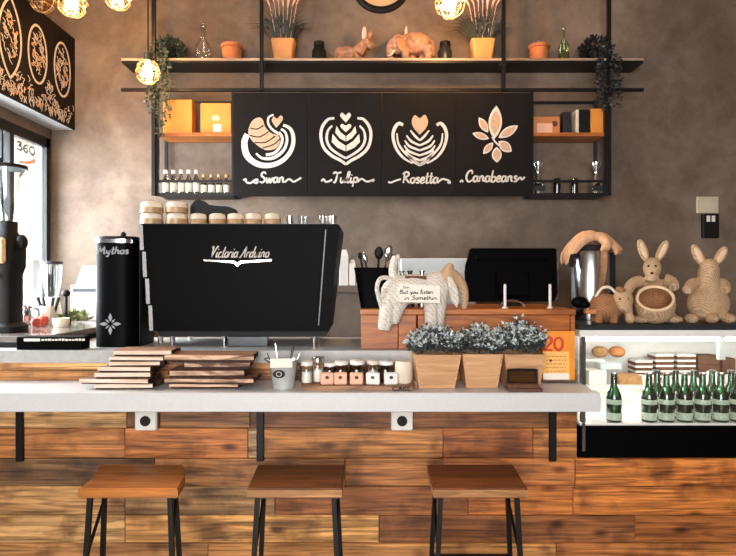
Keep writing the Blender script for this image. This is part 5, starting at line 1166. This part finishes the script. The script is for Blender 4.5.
def trailer(x, label, m, side, pot, trail, low):
    X = px(x, 4.24); r = thing('trailing_plant', label, 'plant', (X, 4.26, TZs))
    bm = BM(); lathe(bm, [(0, 0), (.05, 0), (.065, .09), (.06, .09), (.045, .01), (0, .01)], (X, 4.26, TZs), 16); obj('pot', bm, 'blackm', r, True)
    bm = BM()
    for i in range(420):
        v = Vector((R.gauss(0, 1), R.gauss(0, .7), R.gauss(0, 1))).normalized() * R.uniform(.5, 1); p = Vector((X + v.x * .115, 4.24 + v.y * .09, TZs + .085 + v.z * .085))
        p.z = max(p.z, TZs + .004); leaf(bm, p, (v.x, v.y - .3, v.z * .6 + .2), .034, .02)
    obj('crown_foliage', bm, m, r)['kind'] = 'stuff'
    for s in range(6):
        bm = BM(); xo = side + (s - 2.5) * .03; L = low * R.uniform(.7, 1) if s not in (2, 3) else low; P = []
        for j in range(14):
            t = j / 13; P.append(Vector((X + xo * min(1, t * 4) + R.uniform(-.008, .008), 4.125 + .02 * math.sin(s) - .01 * math.sin(t * 9 + s), TZs + .06 - t * L)))
        P = [Vector((X + xo * .3, 4.2, TZs + .07))] + P; tube(bm, P, .0025, 5, 2)
        for p in P:
            for q_ in range(5): leaf(bm, p + Vector((R.uniform(-.012, .012), R.uniform(-.01, .01), R.uniform(-.02, .02))), (R.uniform(-1, 1), R.uniform(-1, .2), R.uniform(-.9, .2)), .03, .019)
        obj('hanging_vine', bm, m, r)
trailer(169, 'dark green trailing plant hanging beside the lit pendant globe', 'leaf', -.03, .06, .1, .62)
trailer(596, 'blackish trailing plant hanging by the dark shelf end', 'blackleaf', .04, .06, .1, .42)

# wall clock, wall plate
r = thing('wall_clock', 'round wall clock with a dark rim above the shelf', 'clock', (px(381, 4.36), 4.37, pz(-18.5, 4.36)))
bm = BM(); c = (px(381, 4.36), 4.398, pz(-18.5, 4.36)); RX = Matrix.Rotation(PI / 2, 4, 'X'); rr = 30 / F * 4.36
lathe(bm, [(rr * .8, .0), (rr, .0), (rr, .03), (rr * .93, .045), (rr * .83, .04), (rr * .8, .0)], c, 48, RX); obj('clock_rim', bm, 'blackm', r, True)
bm = BM(); lathe(bm, [(0, .001), (rr * .82, .001), (rr * .82, .015), (0, .015)], c, 48, RX); obj('clock_face', bm, 'clockface', r)
for a, L in ((.6, .12), (2.2, .16)):
    bm = BM(); bar(bm, (c[0], 4.379, c[2]), (c[0] + L * math.sin(a), 4.379, c[2] + L * math.cos(a)), .012, .003); obj('clock_hand', bm, 'ink', r)
d = 4.38
r = thing('wall_switch', 'beige wall switch plate above the black card reader box', 'switch', (px(708, d), d, pz(213, d)))
bm = BM(); box(bm, px(697.5, d), px(719, d), 4.384, 4.3985, pz(213, d), pz(196.5, d), .003); obj('switch_plate', bm, 'beige', r)
bm = BM(); box(bm, px(701, d), px(707, d), 4.380, 4.3835, pz(209, d), pz(200, d), .002); box(bm, px(709, d), px(715, d), 4.380, 4.3835, pz(209, d), pz(200, d), .002); obj('rocker', bm, 'beige', r)
r = thing('charger_box', 'black charger box hanging below the beige wall switch', 'charger', (px(709, d), d, pz(238, d)))
bm = BM(); box(bm, px(702, d), px(718, d), 4.36, 4.3985, pz(238, d), pz(214, d), .005); obj('charger_body', bm, 'blackm', r)
bm = BM()
for a, b in ((705, 708.5), (710, 713.5)): box(bm, px(a, d), px(b, d), 4.3565, 4.3595, pz(222, d), pz(216, d), .001)
obj('charger_label', bm, 'plastic', r)

# ================================================================== MENU BULKHEAD ON THE LEFT WALL
r = thing('menu_bulkhead', 'black menu box with painted oval medallions above the window', 'menu board', (-2.35, 3.5, 2.74))
bm = BM(); box(bm, XL + .001, -2.275, 2.2, YB - .001, 2.742, 3.44); obj('bulkhead_core', bm, 'slab', r)
bm = BM(); box(bm, -2.2745, -2.26, 2.2, YB - .002, 2.74, 3.445, .003); fc = obj('menu_face', bm, 'board', r)
OS = (-2.26, 0, 0)
for i, (yc, zc_, kind) in enumerate(((4.215, 3.14, 0), (3.90, 3.13, 0), (3.60, 3.12, 1), (3.30, 3.12, 0))):
    a_, b_ = .108, .195
    outl = oval(yc, zc_, a_, b_, 28) if not kind else [(yc + a_ * 1.05 * math.copysign(abs(math.sin(t)) ** 1.7, math.sin(t)), zc_ + b_ * 1.3 * math.cos(t)) for t in [2 * PI * j / 28 for j in range(28)]]
    bm = BM(); ribbon(bm, outl, .015, .002, OS, SIDE, closed=True, k=2); obj('medallion_ring', bm, 'signpaint', fc)
    bm = BM(); bm2 = BM()
    for j in range(46):
        t = R.uniform(0, 2 * PI); q_ = math.sqrt(R.random()) * .72; u, v = yc + a_ * q_ * math.cos(t), zc_ + b_ * q_ * math.sin(t)
        if j % 4 == 0: plate(bm2, oval(u, v, .011, .016, 8, R.uniform(0, 3)), .002, OS, SIDE)
        else: ribbon(bm, [(u + R.uniform(-.03, .03), v + R.uniform(-.03, .03)), (u, v), (u + R.uniform(-.02, .02), v + .02), (u - .02, v + .03)], .004, .0025, OS, SIDE, k=3)
    obj('medallion_scrolls', bm, 'signpaint', fc)['kind'] = 'stuff'; obj('medallion_blooms', bm2, 'chalkorange', fc)['kind'] = 'stuff'
bm = BM(); bm2 = BM()
for j in range(260):
    u = R.uniform(2.9, 4.37); hh = .05 + .16 * (0.5 + 0.5 * math.cos((u - 4.05) * 2 * PI / .31)); v = 2.77 + R.random() * hh
    if j % 6 == 0: plate(bm2, oval(u, v, .008, .012, 8, R.uniform(0, 3)), .002, OS, SIDE)
    else: ribbon(bm, [(u, v - .02), (u + R.uniform(-.02, .02), v), (u + R.uniform(-.02, .02), v + .02), (u + R.uniform(-.03, .03), v + .018)], .0036, .0025, OS, SIDE, k=3)
obj('border_scrolls', bm, 'signpaint', fc)['kind'] = 'stuff'; obj('border_blooms', bm2, 'chalkorange', fc)['kind'] = 'stuff'

# ================================================================== PENDANT LAMPS
def pendant(x, y, d, rr, lit, label, power=0):
    X, Z = px(x, d), pz(y, d)
    r = thing('pendant_lamp', label, 'pendant lamp', (X, d, Z - rr))
    bm = BM(); cyl(bm, (X, d, Z + rr + .05), (X, d, ZC - .001), .005, seg=6); obj('cord', bm, 'blackm', r, True)
    bm = BM(); lathe(bm, [(0, 0), (.028, 0), (.03, .05), (.018, .062), (0, .062)], (X, d, Z + rr * .93), 14); obj('socket', bm, 'gunmetal', r, True)
    bm = BM(); ell(bm, (X, d, Z), (rr, rr, rr * 1.05), u=12, v=8); obj('glass_globe', bm, 'amber', r)
    bm = BM()
    for k in range(6):
        a = k * PI / 3; tube(bm, [(X + rr * 1.02 * math.sin(t) * math.cos(a), d + rr * 1.02 * math.sin(t) * math.sin(a), Z + rr * 1.07 * math.cos(t)) for t in [PI * j / 10 for j in range(1, 11)]], .0022, 5, sm=False)
    for hz in (-.5, 0, .5):
        q_ = math.sqrt(1 - hz * hz) * rr * 1.02; tube(bm, [(X + q_ * math.cos(t), d + q_ * math.sin(t), Z + hz * rr * 1.05) for t in [2 * PI * j / 20 for j in range(21)]], .0022, 5, sm=False)
    obj('wire_cage', bm, 'brownglaze', r, True)
    bm = BM(); lathe(bm, [(0, -.55 * rr), (.3 * rr, -.45 * rr), (.42 * rr, -.1 * rr), (.3 * rr, .4 * rr), (.2 * rr, .9 * rr), (0, .9 * rr)], (X, d, Z), 14); obj('bulb', bm, 'bulb' if lit else 'amber', r, True)
    if lit:
        l = bpy.data.lights.new('bulb_light', 'POINT'); l.energy = power; l.color = (1.0, .60, .29); l.shadow_soft_size = .5 * rr
        o = bpy.data.objects.new('bulb_light', l); COL.objects.link(o); o.parent = r; o.location = Vector((X, d, Z)) - r.location
pendant(148, 72, 3.85, .078, True, 'lit amber globe pendant hanging before the shelf end', 36)
pendant(72, 2, 3.4, .085, True, 'lit globe pendant beside the black menu box', 44)
pendant(118, -4, 3.7, .085, True, 'lit globe pendant between the menu box and shelf posts', 44)
pendant(450, 3, 3.7, .095, True, 'lit amber globe pendant beside plumes and clock', 90)
pendant(42, 0, 3.7, .075, False, 'unlit globe pendant close to the black menu box')
bpy.context.view_layer.update()
